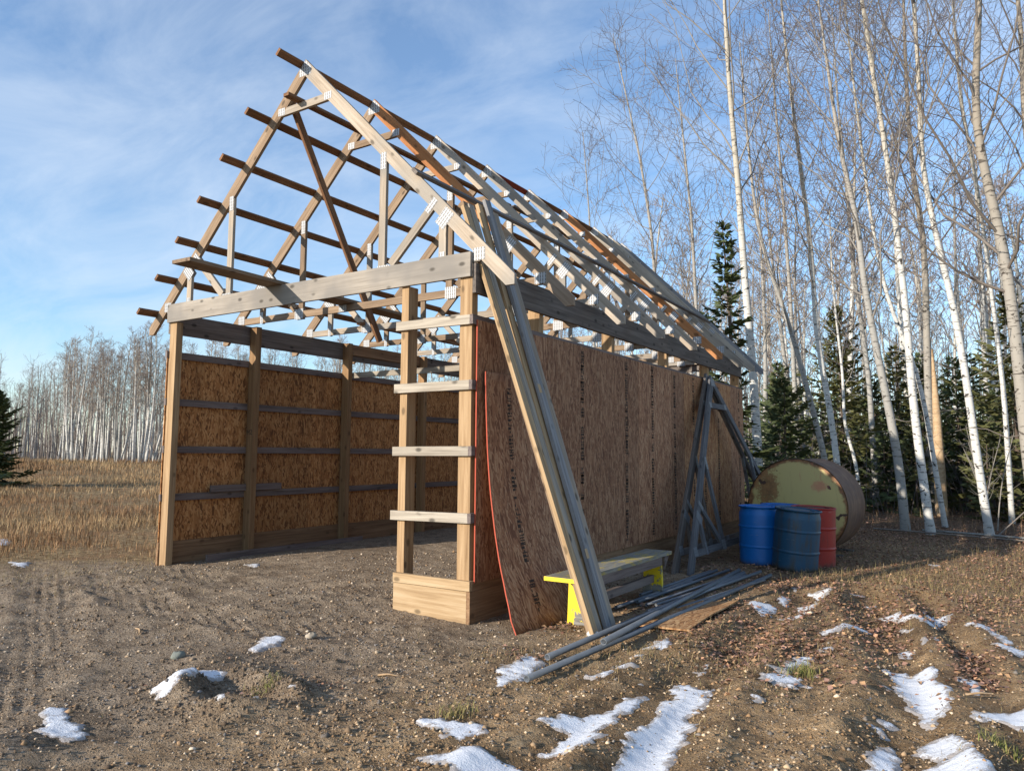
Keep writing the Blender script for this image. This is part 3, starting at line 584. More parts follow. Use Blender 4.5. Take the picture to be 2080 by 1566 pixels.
# ================================================================ BARN
W = 4.818; L = 8.74; G4 = .976; GS = .6096
PY = [.0445, 1.268, 3.07, 4.977, 6.871, 8.69]
barn = empty('pole_barn', (-W / 2, 0, 0))
tag(barn, 'unfinished wooden pole barn with open roof trusses and strand board walls', 'barn')
for i, y in enumerate(PY):
    if y > 0 or True:
        abox('post', -.14, 0, y - .0445, y + .0445, -.4, 3.17 if i == 0 else 3.29, 'post', barn, 'z')
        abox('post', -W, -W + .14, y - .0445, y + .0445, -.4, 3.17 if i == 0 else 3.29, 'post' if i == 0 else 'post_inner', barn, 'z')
abox('post', -.87, -.781, .002, .142, -.4, 3.17, 'post', barn, 'z')
# pencil mark on the second left post
def mark(strokes, x0, z0, y, s, parent):
    V, F = [], []
    for a, b in strokes:
        a, b = Vector((x0 + a[0] * s, y, z0 + a[1] * s)), Vector((x0 + b[0] * s, y, z0 + b[1] * s)); d = (b - a).normalized(); nv = Vector((-d.z, 0, d.x)) * .005; n_ = len(V)
        V += [a - nv, b - nv, b + nv, a + nv]; F.append((n_, n_ + 1, n_ + 2, n_ + 3))
    mesh_obj('pencil_mark', V, F, M['ink'], parent)['kind'] = 'stuff'
mark([((0, 0), (.05, 1)), ((.05, 1), (.35, .3)), ((.35, .3), (.65, 1)), ((.65, 1), (.7, 0)), ((.95, .8), (1.2, 1)), ((1.2, 1), (1.4, .7)), ((1.4, .7), (1.0, .1)), ((1.0, .1), (1.5, .05))], -W + .02, 1.76, PY[1] - .0455, .07, barn)
# front and rear headers, side plates
abox('header_beam', -W - .02, .0, -.038, -.001, 3.168, 3.402, 'header', barn)
abox('header_beam', -W - .02, .0, L + .001, L + .038, 3.168, 3.402, 'darkgrey', barn)
abox('plate_beam', .001, .039, .0, 4.975, 3.015, 3.298, 'darkgrey', barn, 'y')
abox('plate_beam', .001, .039, 4.978, L, 3.012, 3.297, 'darkgrey', barn, 'y')
abox('plate_beam', -W - .039, -W - .001, .0, 3.07, 3.03, 3.30, 'darkgrey', barn, 'y')
abox('plate_beam', -W - .039, -W - .001, 3.073, L, 3.025, 3.297, 'darkgrey', barn, 'y')
abox('plate_beam', -W + .001, -W + .039, 3.12, 4.93, 3.12, 3.296, 'skirt_dark', barn, 'y')
abox('tie_board', -W + .02, .0, 3.118, 3.155, 2.725, 2.813, 'weathered', barn)
abox('tie_board', -W + .02, -.02, 6.92, 6.957, 2.73, 2.818, 'girt', barn)
# girts outside the posts, rungs across the front bay
for k in range(4):
    z = G4 + GS * k
    abox('girt', .001, .038, -.039, L, z - .089, z, 'girt', barn, 'y')
    for a, b in ((.0, 4.95), (4.953, L)):
        abox('girt', -W - .038, -W - .001, a + random.uniform(-.03, .0) * (a == 0), b, z - .089, z, 'girt', barn, 'y')
    ex = (-.905, -.915, -.92, -.93)[3 - k]; tl = (.012, .0, -.004, -.012)[3 - k]
    board('rung', (ex, -.0205, z - .047 + tl * 1.0), (.0, -.0205, z - .045), (0, 1, 0), .037, .088, 'weathered', barn)
# skirts and caps
abox('skirt_board', -.872, -.001, -.0375, -.001, -.25, .281, 'fresh', barn)
abox('skirt_cap', -.874, .0385, -.045, -.0005, .287, .374, 'fresh', barn)
abox('skirt_board', .0005, .038, -.0375, L, -.25, .281, 'skirt_dark', barn, 'y')
abox('skirt_cap', .0005, .037, .0, L, .283, .371, 'skirt_dark', barn, 'y')
abox('skirt_board', -W - .0385, -W - .001, -.02, L, -.25, .281, 'skirt_dark', barn, 'y')
abox('skirt_cap', -W - .037, -W - .0005, -.015, L, .283, .372, 'skirt_dark', barn, 'y')
# ---- strand board sheathing, one sheet at a time
def printing(x, y, z0, z1, parent, mw=None, size=.04):
    """illegible mill stamp: a column of stroke marks running up the sheet"""
    V, F = [], []; z = z0; rs = random.Random(int(y * 1000) + int(x * 77))
    def q(a0, a1, b0, b1):
        n = len(V); V.extend([(x, y + a0, b0), (x, y + a1, b0), (x, y + a1, b1), (x, y + a0, b1)]); F.append((n, n + 1, n + 2, n + 3))
    while z < z1:
        h = size * rs.uniform(.55, .85)
        if rs.random() < .12: z += size * rs.uniform(1, 2.5); continue
        w = size * rs.uniform(.9, 1.1); s = .011
        if rs.random() < .8: q(-w, w, z, z + s)
        if rs.random() < .6: q(-w, w, z + h - s, z + h)
        if rs.random() < .55: q(-w, -w + s * 1.3, z, z + h)
        if rs.random() < .5: q(w - s * 1.3, w, z, z + h)
        if rs.random() < .5: q(-s, s, z, z + h)
        if rs.random() < .3: q(-w, w * rs.uniform(-.2, .9), z, z + h)
        z += h + size * .28
    o = mesh_obj('printing', V, F, M['ink'], parent, mw); o['kind'] = 'stuff'; return o
edges = [.0, 1.314, 2.53, 3.75, 4.40, 5.52, 6.74, 7.75, L + .02]
edges = [.02, 1.314, 2.533, 3.752, 4.971, 5.52, 6.739, 7.958, L + .03]
for i in range(8):
    a, b = edges[i] + .003, edges[i + 1] - .003
    zt = 2.775 + random.uniform(-.004, .004) + (-.012 if i == 0 else 0)
    p = abox('sheathing_panel', .0385 + .0006 * (i % 2), .050 + .0006 * (i % 2), a, b, .335 if i else .352, zt, 'osb_out' if i not in (5, 6) else 'osb_out_warm', barn, 'z')
    if i == 0:
        tag(p, 'first sheet with a red painted front edge')
        abox('painted_edge', .0388, .0512, .018, .0215, .352, zt, 'red_edge', p, 'z')
    for f in ((.62,), (.66,), (.68,), (.4,), (.25,), (.35, .8), (.4,), (.65,))[i]:
        yy = a + (b - a) * f
        if i == 0: continue
        printing(.0525, yy, .42, zt - .05, p)
le = [.0, 1.22, 2.44, 3.66, 4.88, 6.10, 7.32, L]
for i in range(7):
    abox('sheathing_panel', -W - .0515, -W - .0395, le[i] + .002, le[i + 1] - .002, .34, 2.785, 'osb_in', barn, 'z')
# ---- trusses
AX, AZ = -W / 2 - .007, 6.023
def chord_mesh(name, mw, s, mat, parent):
    """2x6 top chord on side s with plumb and level cut tail; local x runs down the slope"""
    y0, y1 = -.019, .019
    P = [(0, 0), (2.882 * s, -2.882), (2.882 * s, -2.978), (2.787 * s, -2.978), (0, -.198)]
    e = Vector((s, -1)).normalized(); nrm = Vector((e.y, -e.x))
    loc = [(p[0] * e.x + p[1] * e.y, p[0] * nrm.x + p[1] * nrm.y) for p in P]
    V = [(a, b, y0) for a, b in loc] + [(a, b, y1) for a, b in loc]
    n = 5; F = [tuple(range(n)), tuple(range(2 * n - 1, n - 1, -1))] + [(i, i + n, (i + 1) % n + n, (i + 1) % n) for i in range(n)]
    rot = Matrix(((e.x, nrm.x, 0, 0), (e.y, nrm.y, 0, 0), (0, 0, 1, 0), (0, 0, 0, 1)))
    return mesh_obj(name, V, F, M[mat], parent, mw @ rot)
def truss(parent, mw, colr, coll, web, pm='plate'):
    """mw: local x across the span, local y up, local z out of the front face; origin at the apex"""
    chord_mesh('top_chord', mw, 1, colr, parent); chord_mesh('top_chord', mw, -1, coll, parent)
    def mem(name, p0, p1, w, mat, dz=0.0):
        d = Vector((p1[0] - p0[0], p1[1] - p0[1])); c = ((p0[0] + p1[0]) / 2, (p0[1] + p1[1]) / 2, dz)
        return boxm(name, mw @ frame(c, (d.x, d.y, 0), (-d.y, d.x, 0)), (d.length, w, .037), mat, parent)
    zb = 3.31 - AZ; zt = zb + .089
    mem('bottom_chord', (-2.50, zb + .0445), (-.46, zb + .0445), .089, web); mem('bottom_chord', (-.458, zb + .0445), (2.50, zb + .0445), .089, web)
    mem('collar_tie', (-.40, 5.48 - AZ), (.40, 5.48 - AZ), .088, web)
    def plate(x, y, w, h, a=0.0):
        boxm('gusset_plate', mw @ Matrix.Translation((x, y, .0205)) @ Matrix.Rotation(a, 4, 'Z'), (w, h, .002), pm, parent)
        boxm('gusset_plate', mw @ Matrix.Translation((x, y, -.0205)) @ Matrix.Rotation(a, 4, 'Z'), (w, h, .002), pm, parent)
    for zz_, od in ((.0205, (0, 1, 2, 3, 4)), (-.0205, (4, 3, 2, 1, 0))):
        A5 = [(0, -.012), (-.10, -.112), (-.10, -.195), (.10, -.195), (.10, -.112)]; V5 = [(a, b, -.001) for a, b in A5] + [(a, b, .001) for a, b in A5]
        mesh_obj('gusset_plate', V5, [(4, 3, 2, 1, 0), (5, 6, 7, 8, 9)] + [(i, (i + 1) % 5, (i + 1) % 5 + 5, i + 5) for i in range(5)], M[pm], parent, mw @ Matrix.Translation((0, 0, zz_)))
    for s in (-1, 1):
        mem('web', (1.25 * s, zt + .001), (1.25 * s, -.198 - 1.25 + .03), .088, web)
        mem('web', (2.045 * s, zt + .001), (2.045 * s, -.198 - 2.045 + .03), .088, web)
        mem('web', (1.37 * s, zt + .03), (1.90 * s, -.198 - 1.90 + .01), .088, web)
        plate(1.25 * s, -.198 - 1.25 - .03, .078, .18); plate(1.28 * s, zb + .05, .16, .14); plate(2.045 * s, zb + .07, .06, .16)
        plate(1.90 * s, -.198 - 1.90 + .025, .075, .16, -s * .785); plate(2.07 * s, -2.07 - .16, .14, .19, -s * .785)
        plate(2.485 * s, zb + .07, .14, .12); plate(.385 * s, 5.487 - AZ, .11, .085)
    plate(-.458, zb + .0445, .14, .085)
TY = [0.021, 1.1475, 2.41, 3.6687, 4.9326, 6.1528, 7.3856, 8.0817, 8.70]
RC = ['chord', 'orange_faded', 'chord', 'chord', 'chord', 'orange', 'weathered', 'weathered', 'greyblue']
for i, y in enumerate(TY):
    mw = Matrix(((1, 0, 0, AX), (0, 0, -1, y), (0, 1, 0, AZ), (0, 0, 0, 1)))
    t = empty('truss', None, barn, Matrix.Translation((AX, y, 3.31)))
    truss(t, mw, RC[i], 'chord_brown', 'chord' if i % 2 == 0 else 'chord_brown')
# ---- purlins on the left slope, ridge, one on the right slope
SQ = math.sqrt(.5)
def purlin(rel, y0, y1, mat, side=-1, rel1=None, name='purlin'):
    rel1 = rel if rel1 is None else rel1
    off = .0195 + .0005
    def P(r, y): return (AX + side * r + side * SQ * off, y, AZ - r + SQ * off)
    board(name, P(rel, y0), P(rel1, y1), (side * SQ, 0, -SQ), .088, .037, mat, barn)
for j, r in enumerate((.60, 1.05, 1.48, 1.91, 2.33, 2.72)):
    purlin(r, -.31 + .012 * j, 4.95, 'purlin'); purlin(r + .004, 4.952, 8.85, 'purlin')
purlin(.06, -.33, 3.66, 'purlin', name='ridge_board'); purlin(.06, 3.662, 4.945, 'purlin_red', name='ridge_board'); purlin(.06, 4.947, 8.8, 'purlin', name='ridge_board')
purlin(1.73, -.08, 4.2, 'darkgrey', 1, 1.80); purlin(1.815, 4.203, 8.3, 'darkgrey', 1, 1.97)
board('brace', (-2.50, -.19, 5.545), (-2.42, 4.3, 5.545), (1, 0, 0), .088, .037, 'purlin', barn)
board('brace', (-2.38, 4.35, 5.545), (-2.38, 8.6, 5.545), (1, 0, 0), .088, .037, 'darkgrey', barn)
board('brace', (-2.70, .03, 5.66), (-2.70, 1.64, 2.98), (1, 0, 0), .037, .088, 'purlin', barn)
board('brace', (-1.0, 1.2, 3.42), (-1.02, 7.4, 3.42), (1, 0, 0), .088, .037, 'purlin', barn)
board('brace', (-3.75, 2.3, 3.42), (-3.75, 8.2, 3.42), (1, 0, 0), .088, .037, 'purlin', barn)
board('brace', (-.55, 4.8, 3.42), (-2.2, 7.5, 4.9), (1, 0, 0), .037, .088, 'darkgrey', barn)

# ================================================================ LOOSE TIMBER
o = board('scaffold_plank', (-2.725, -1.225, 3.425), (-2.90, 2.85, 3.425), (1, 0, 0), .282, .037, 'chord_brown')
tag(o, 'wide brown plank lying across the truss bottom chords, sticking out over the front header', 'plank')
o = board('board', (-4.60, .52, .125), (-4.60, 3.35, .115), (0, 0, 1), .115, .037, 'girt'); tag(o, 'loose grey board leaning on the foot of the left wall inside the barn', 'board')
o = board('board', (-4.795, .675, 1.022), (-4.795, 1.84, 1.026), (0, 0, 1), .088, .036, 'girt'); tag(o, 'short dark board resting on the lowest girt inside the left wall', 'board')
# boards leaning on the roof edge
def lean_board(p0, p1, w, th, mat, label):
    d = Vector(p1) - Vector(p0); o = board('leaning_board', p0, p1, Vector((0, 1, 0)), w, th, mat)
    tag(o, label, 'board', 'boards leaning against the right eave'); return o
lean_board((1.175, .175, .015), (-.17, .088, 3.90), .086, .037, 'fresh', 'outermost pale leaning board, its lit edge to the left')
lean_board((1.125, .215, .015), (-.21, .135, 3.96), .086, .037, 'chord_brown', 'brown leaning board directly behind the outermost pale one')
lean_board((1.16, .275, .015), (-.175, .18, 3.94), .088, .037, 'weathered', 'weathered leaning board right of the outermost pale one')
lean_board((1.13, .365, .015), (-.20, .37, 4.0), .088, .037, 'fresh', 'narrow pale leaning board in the middle of the row')
gb = lean_board((1.185, .415, .02), (-.165, .445, 4.06), .095, .037, 'greyblue', 'blue grey leaning board with pale torn patches')
for ff in (.155, .52):
    q0, q1 = Vector((1.185, .415, .02)), Vector((-.165, .445, 4.06)); dd_ = (q1 - q0).normalized(); nn_ = Vector((dd_.z, 0, -dd_.x)).normalized(); cc_ = q0 + (q1 - q0) * ff + nn_ * .0195
    boxm('torn_patch', frame(cc_ + Vector((0, -.03, 0)), dd_, (0, 1, 0)), (.085, .045, .003), 'fresh', gb)
lean_board((1.165, .535, .015), (-.17, .60, 3.97), .086, .037, 'chord', 'rightmost weathered leaning board, nearest the bench')
# bowed sheet of strand board leaning on the wall
def bowed_sheet():
    zc = np.array([0, .2, .4, .66, .945, 1.39, 1.84, 2.28]); xc = np.array([.585, .47, .375, .285, .215, .14, .105, .08])
    yl = np.array([-.13, -.075, -.02, .02, .05, .075, .09, .10]); N = 24
    z = np.linspace(0, 2.28, N); x = np.interp(z, zc, xc); x = np.convolve(np.pad(x, 2, 'edge'), np.ones(5) / 5, 'valid'); y0 = np.interp(z, zc, yl)
    x[0] = .585; V, F, mi = [], [], []
    NU = 8
    for t in (0, .012):
        for j in range(N):
            for i in range(NU + 1):
                u = i / NU; V.append((x[j] + t + .16 * u * (1 - z[j] / 2.28) ** 2, y0[j] + 1.2 * u + .0 * t, z[j] + .012 * u))
    K = N * (NU + 1)
    for j in range(N - 1):
        for i in range(NU):
            a = j * (NU + 1) + i; F.append((a + NU + 1, a + NU + 2, a + 1, a)); F.append((K + a, K + a + 1, K + a + NU + 2, K + a + NU + 1))
    side, rim = [], []
    for j in range(N - 1):
        a = j * (NU + 1); rim.append((a, K + a, K + a + NU + 1, a + NU + 1)); b = a + NU; F.append((b + NU + 1, K + b + NU + 1, K + b, b))
    for i in range(NU):
        F.append((i + 1, K + i + 1, K + i, i)); a = (N - 1) * (NU + 1) + i; F.append((a, K + a, K + a + 1, a + 1))
    org = Vector((.35, .5, 1.1)); mw = frame(org, (0, 0, 1), (0, 1, 0)); inv = mw.inverted()
    Vl = [inv @ Vector(v) for v in V]
    o = mesh_obj('strand_board_sheet', Vl, F, M['osb_out'], None, mw, True)
    tag(o, 'bowed strand board sheet leaning on the wall beside the front corner', 'board sheet')
    rm = [(v[0], v[1] - .0015, v[2]) for v in V]
    us = sorted({i for f in rim for i in f}); ix = {v: k for k, v in enumerate(us)}
    mesh_obj('painted_edge', [inv @ Vector(rm[i]) for i in us], [tuple(ix[i] for i in f) for f in rim], M['red_edge'], o, mw)
    # stamp follows the bow
    Vp, Fp = [], []; rs = random.Random(5)
    def P(u, zz, lift=.0145): 
        xx = float(np.interp(zz, z, x)); yy = float(np.interp(zz, z, y0)); return (xx + lift + .16 * u * (1 - zz / 2.28) ** 2, yy + 1.2 * u, zz + .012 * u)
    zz = .12
    while zz < 2.15:
        h = .034 * rs.uniform(.6, 1)
        if rs.random() < .1: zz += .07; continue
        for (a0, a1, b0, b1) in [(-.036, .036, 0, .010), (-.036, .036, h - .010, h), (-.036, -.022, 0, h), (.022, .036, 0, h), (-.008, .008, 0, h), (-.036, .01, 0, h)]:
            if rs.random() < .42:
                n = len(Vp); Vp += [P(.32 + a0 / 1.2, zz + b0), P(.32 + a1 / 1.2, zz + b0), P(.32 + a1 / 1.2, zz + b1), P(.32 + a0 / 1.2, zz + b1)]; Fp.append((n, n + 1, n + 2, n + 3))
        zz += h + .011
    mesh_obj('printing', [inv @ Vector(v) for v in Vp], Fp, M['ink'], o, mw)['kind'] = 'stuff'
bowed_sheet()
# spare trusses leaning on the wall
def spare(y, x_foot, x_top, h, label, col):
    foot = Vector((x_foot, y, 0)); top = Vector((x_top, y, h)); v = (top - foot).normalized(); u = Vector((0, 1, 0)); nn = u.cross(v)
    mw = Matrix(((u.x, v.x, nn.x, top.x), (u.y, v.y, nn.y, top.y), (u.z, v.z, nn.z, top.z), (0, 0, 0, 1)))
    e = empty('roof_truss', (x_foot, y, 0)); tag(e, label, 'truss', 'spare trusses leaning on the wall'); truss(e, mw, col, col, col, 'plate_dull')
spare(6.46, .57, .085, 2.87, 'rear spare roof truss flat against the strand board wall', 'darkgrey')
spare(6.50, .76, .145, 2.84, 'front spare roof truss leaning over the other by the barrels', 'spare')

# ================================================================ BENCH
def m_paint():
    t = NT('bench_paint'); v = t.obj(); n = t.noise(v, 7, 6, .7); z = t.sep(t.node('NewGeometry').outputs['Position'])[2]
    g = t.noise(t.map(v, (4, 60, 60)), 1, 4)
    wd = t.ramp(g, [(.3, (.10, .095, .085)), (.7, (.24, .23, .21))])
    f = t.smooth(t.math('ADD', n, t.math('MULTIPLY', t.smooth(z, .16, .02), .17)), .595, .625)
    M['bench_paint'] = t.fin(t.mix(f, (.70, .52, .008), wd), .55)
    t = NT('bench_seat'); v = t.obj(); n = t.noise(t.map(v, (3, 9, 9)), 1.6, 7, .7); wd = t.ramp(t.noise(t.map(v, (4, 60, 60)), 1, 4), [(.3, (.11, .11, .095)), (.7, (.26, .25, .215))])
    c = t.mix(t.math('MULTIPLY', t.smooth(n, .49, .60), .8), wd, (.36, .275, .045)); c = t.mix(t.smooth(t.noise(v, 11, 5, .7), .66, .72), c, (.55, .56, .55)); M['bench_seat'] = t.fin(c, .75)
m_paint()
bench = empty('bench', (.86, 1.3, 0)); tag(bench, 'low plank bench with flaking yellow paint beside the wall', 'bench')
def bbx(name, x0, x1, y0, y1, z0, z1, mat, long='y'): return abox(name, x0, x1, y0, y1, z0, z1, mat, bench, long)
bbx('seat', .70, 1.0, .15, 2.42, .425, .462, 'bench_seat')
bbx('seat_end', .70, 1.0, .145, .1495, .426, .461, 'bench_paint', 'x')
for yy in (.50, 2.22): 
    V = [(.745, yy - .019, -.02), (.975, yy - .019, -.02), (.955, yy - .019, .4245), (.765, yy - .019, .4245)]; V += [(a, b + .038, c) for a, b, c in V]
    mesh_obj('leg', V, BOXF, M['bench_paint'], bench)
bbx('apron', .955, .99, .56, 2.16, .335, .424, 'girt')
V = [(.985, 2.245, .424), (.985, 2.245, .28), (.985, 2.38, .424)]; V += [(a - .15, b, c) for a, b, c in V]
mesh_obj('bracket', V, [(0, 1, 2), (5, 4, 3), (0, 3, 4, 1), (1, 4, 5, 2), (2, 5, 3, 0)], M['girt'], bench)
bbx('stretcher', .84, .88, .52, 2.2, .14, .22, 'girt')

# ================================================================ PIPES
PIPES = [
    [[1.39, -1.25], [1.66, 4.03], 0],
    [[1.25, -0.74], [1.33, 4.03], 0],
    [[1.48, -0.29], [1.25, 4.12], 0.06],
    [[1.22, 1.19], [1.48, 4.27], 0],
    [[1.39, 1.49], [1.68, 3.65], 0],
    [[1.33, 1.5], [1.34, 4.03], 0],
    [[0.83, 1.94], [0.95, 3.9], 0],
    [[0.9, 1.58], [0.99, 4.02], 0],
    [[0.95, 1.58], [1.11, 4.15], 0],
    [[0.87, 1.24], [1, 3.05], 0],
    [[1.07, 1.52], [1.28, 3.98], 0],
    [[1.15, 1.58], [1.4, 3.89], 0]]
PL = ['longest grey pipe, its open end reaching farthest towards the camera', 'grey pipe whose end lies on snow, second farthest out', 'grey pipe lying across the top of the others',
      'grey pipe with a brass coloured threaded end, middle of the pile', 'grey pipe just inside the longest one', 'pale pipe end beside the pipe just inside the longest', 'rear pipe of the pile, nearest the bench leg',
      'second pipe from the wall side of the pile', 'third pipe from the wall side of the pile', 'short showing pipe end poking out past the leaning boards', 'thin pale pipe low in the middle of the pile', 'thin pale pipe beside the low middle one']
def pipe(a, b, r, label, lift):
    za = float(gz(a[0], a[1], False)) + r + lift; zb = float(gz(b[0], b[1], False)) + r + lift * .2
    mid = [float(gz(a[0] + (b[0] - a[0]) * t, a[1] + (b[1] - a[1]) * t, False)) + r - (za + (zb - za) * t) for t in np.linspace(.15, .85, 8)]
    up = max(0, max(mid) * .7) + .012
    p0, p1 = Vector((a[0], a[1], za + up)), Vector((b[0], b[1], zb + up)); Ln = (p1 - p0).length; n = 12; V, F = [], []
    for x in (0, Ln):
        for rr in (r, r * .8):
            V += [(x, rr * math.cos(k * 2 * math.pi / n), rr * math.sin(k * 2 * math.pi / n)) for k in range(n)]
    for k in range(n):
        q = (k + 1) % n; F += [(k, 2 * n + k, 2 * n + q, q), (n + k, k, q, n + q), (n + q, 3 * n + q, 3 * n + k, n + k), (2 * n + k, 3 * n + k, 3 * n + q, 2 * n + q)]
    o = mesh_obj('steel_pipe', V, F, M['pipe_light' if r < .0195 and r != .018 or lift < 0 else 'steel_pipe'], None, frame(p0, p1 - p0, (0, 0, 1)), True); tag(o, label, 'pipe', 'grey pipes piled on the ground')
    o.data.polygons.foreach_set('use_smooth', [i % 4 in (0, 2) for i in range(len(F))])
for i, (a, b, h) in enumerate(PIPES): pipe(a, b, (.023, .023, .025, .019, .018, .017, .018, .018, .018, .018, .015, .015)[i], PL[i], h)
# plywood scrap
def scrap():
    c = [(1.30, .62), (1.80, .70), (1.84, 2.02), (1.36, 2.0)]; N = 8; V, F = [], []
    for t in (0, .018):
        for j in range(N + 1):
            for i in range(N + 1):
                u, v = i / N, j / N; x = (c[0][0] * (1 - u) + c[1][0] * u) * (1 - v) + (c[3][0] * (1 - u) + c[2][0] * u) * v; y = (c[0][1] * (1 - u) + c[1][1] * u) * (1 - v) + (c[3][1] * (1 - u) + c[2][1] * u) * v
                V.append((x, y, .032 + t * .8 + .055 * u ** 3 * v + .012 * math.sin(v * 5) * u))
    K = (N + 1) ** 2
    for j in range(N):
        for i in range(N): a = j * (N + 1) + i; F += [(a, a + N + 1, a + N + 2, a + 1), (K + a, K + a + 1, K + a + N + 2, K + a + N + 1)]
    for i in range(N):
        a, b = i, i + 1; F.append((a, b, K + b, K + a)); a, b = N * (N + 1) + i, N * (N + 1) + i + 1; F.append((b, a, K + a, K + b))
        a, b = i * (N + 1), (i + 1) * (N + 1); F.append((b, a, K + a, K + b)); a += N; b += N; F.append((a, b, K + b, K + a))
    mw = frame((1.57, 1.33, 0), (0, 1, 0), (-1, 0, 0)); inv = mw.inverted()
    o = mesh_obj('plywood_scrap', [inv @ Vector(v) for v in V], F, M['osb_ground'], None, mw); tag(o, 'warped brown plywood scrap lying on the ground beside the pipes', 'plywood')
scrap()

# ================================================================ BARRELS
def m_barrel(key, col, dirt, dcol, rough=.42):
    t = NT(key); v = t.obj(); n = t.noise(t.map(v, (3, 3, 1.2)), 2.2, 6, .7); s = t.noise(t.map(v, (14, 14, 1.2)), 1.0, 5, .7); z = t.sep(v)[2]
    f = t.smooth(t.math('ADD', t.math('MULTIPLY', n, .5), t.math('ADD', t.math('MULTIPLY', s, .5), t.math('MULTIPLY', t.smooth(z, .14, .0), .16))), .62 - dirt * .16, .74 - dirt * .08)
    c = t.mix(t.math('MULTIPLY', t.noise(v, 5, 4), .5), col, tuple(x * .7 for x in col))
    c = t.mix(t.math('MULTIPLY', t.smooth(t.math('ADD', z, t.math('MULTIPLY', t.noise(v, 9, 4, .7), .22)), .24, .10), .7), c, (.10, .075, .05))
    c = t.mix(t.math('MULTIPLY', t.smooth(t.noise(t.map(v, (3, 3, 40)), 1.5, 3, .6), .68, .72), .5), c, (.25, .27, .28))
    t.bump(t.noise(v, 7, 3), .12, .02); M[key] = t.fin(t.mix(t.math('MULTIPLY', f, .35 + .6 * dirt), c, dcol), rough)
m_barrel('barrel_blue', (.004, .135, .44), .2, (.05, .06, .065)); m_barrel('barrel_blue2', (.004, .13, .42), .35, (.03, .04, .06))
m_barrel('barrel_teal', (.007, .062, .125), 1.0, (.042, .040, .034), .5); m_barrel('barrel_red', (.33, .018, .012), .6, (.045, .02, .014), .5)
plain('drum_lid', (.09, .045, .03), .8, .1, 9, .5)
def lathe(name, prof, mat, parent, mw, n=40, smooth=True):
    V, F = [], []
    for r, z in prof: V += [(r * math.cos(k * 2 * math.pi / n), r * math.sin(k * 2 * math.pi / n), z) for k in range(n)]
    for j in range(len(prof) - 1):
        for k in range(n): q = (k + 1) % n; F.append((j * n + k, j * n + q, (j + 1) * n + q, (j + 1) * n + k))
    F.append(tuple(range(n - 1, -1, -1))); F.append(tuple((len(prof) - 1) * n + k for k in range(n)))
    return mesh_obj(name, V, F, mat, parent, mw, smooth)
def barrel(x, y, tilt, label, mat, plastic, dz=0.0):
    z = float(gz(x, y, False)) - .03 + dz
    mw = Matrix.Translation((x, y, z)) @ Matrix.Rotation(tilt[0], 4, 'X') @ Matrix.Rotation(tilt[1], 4, 'Y')
    e = empty('barrel', None, None, mw); tag(e, label, 'barrel', 'barrels beside the tank')
    H = .845; R = .292
    def rib(z): return [(R, z - .024), (R, z - .02), (R + .009, z - .008), (R + .009, z + .008), (R, z + .02), (R, z + .024)]
    p = [(R - .05 if plastic else R - .012, 0), (R - .012 if plastic else R + .004, .035 if plastic else .003), (R + .0, .07 if plastic else .02), (R, .09)] + rib(.285) + rib(.56) + \
        ([(R, .71), (R - .002, .74), (R - .018, .795), (R - .02, H - .02)] if plastic else [(R, .81), (R, H - .02)])
    lathe('shell', p, M[mat], e, mw)
    lathe('rim', [(R - .02, H - .022), (R + .008, H - .02), (R + .010, H - .004), (R - .006, H), (R - .014, H - .008), (R - .018, H - .02)], M[mat], e, mw)
    lathe('lid', [(.001, H - .03), (R - .014, H - .03), (R - .016, H - .018), (.14, H - .016), (.001, H - .014)], M[mat] if plastic else M['drum_lid'], e, mw)
    for a in (.5, 3.4):
        lathe('bung', [(.035, H - .017), (.035, H - .004), (.02, H - .002)], M[mat] if plastic else M['drum_lid'], e, mw @ Matrix.Translation((.19 * math.cos(a), .19 * math.sin(a), 0)), 16)
barrel(1.20, 5.40, (0, 0), 'clean bright blue plastic barrel nearest the wall', 'barrel_blue', True)
barrel(1.34, 6.02, (0, .02), 'blue barrel half hidden behind the bright blue one', 'barrel_blue2', True)
barrel(1.72, 5.06, (.0, .085), 'scuffed dark blue barrel, tilted, in front of the red one', 'barrel_teal', True)
barrel(1.84, 5.68, (0, .03), 'red steel drum with a rusty lid behind the dark blue barrel', 'barrel_red', False)

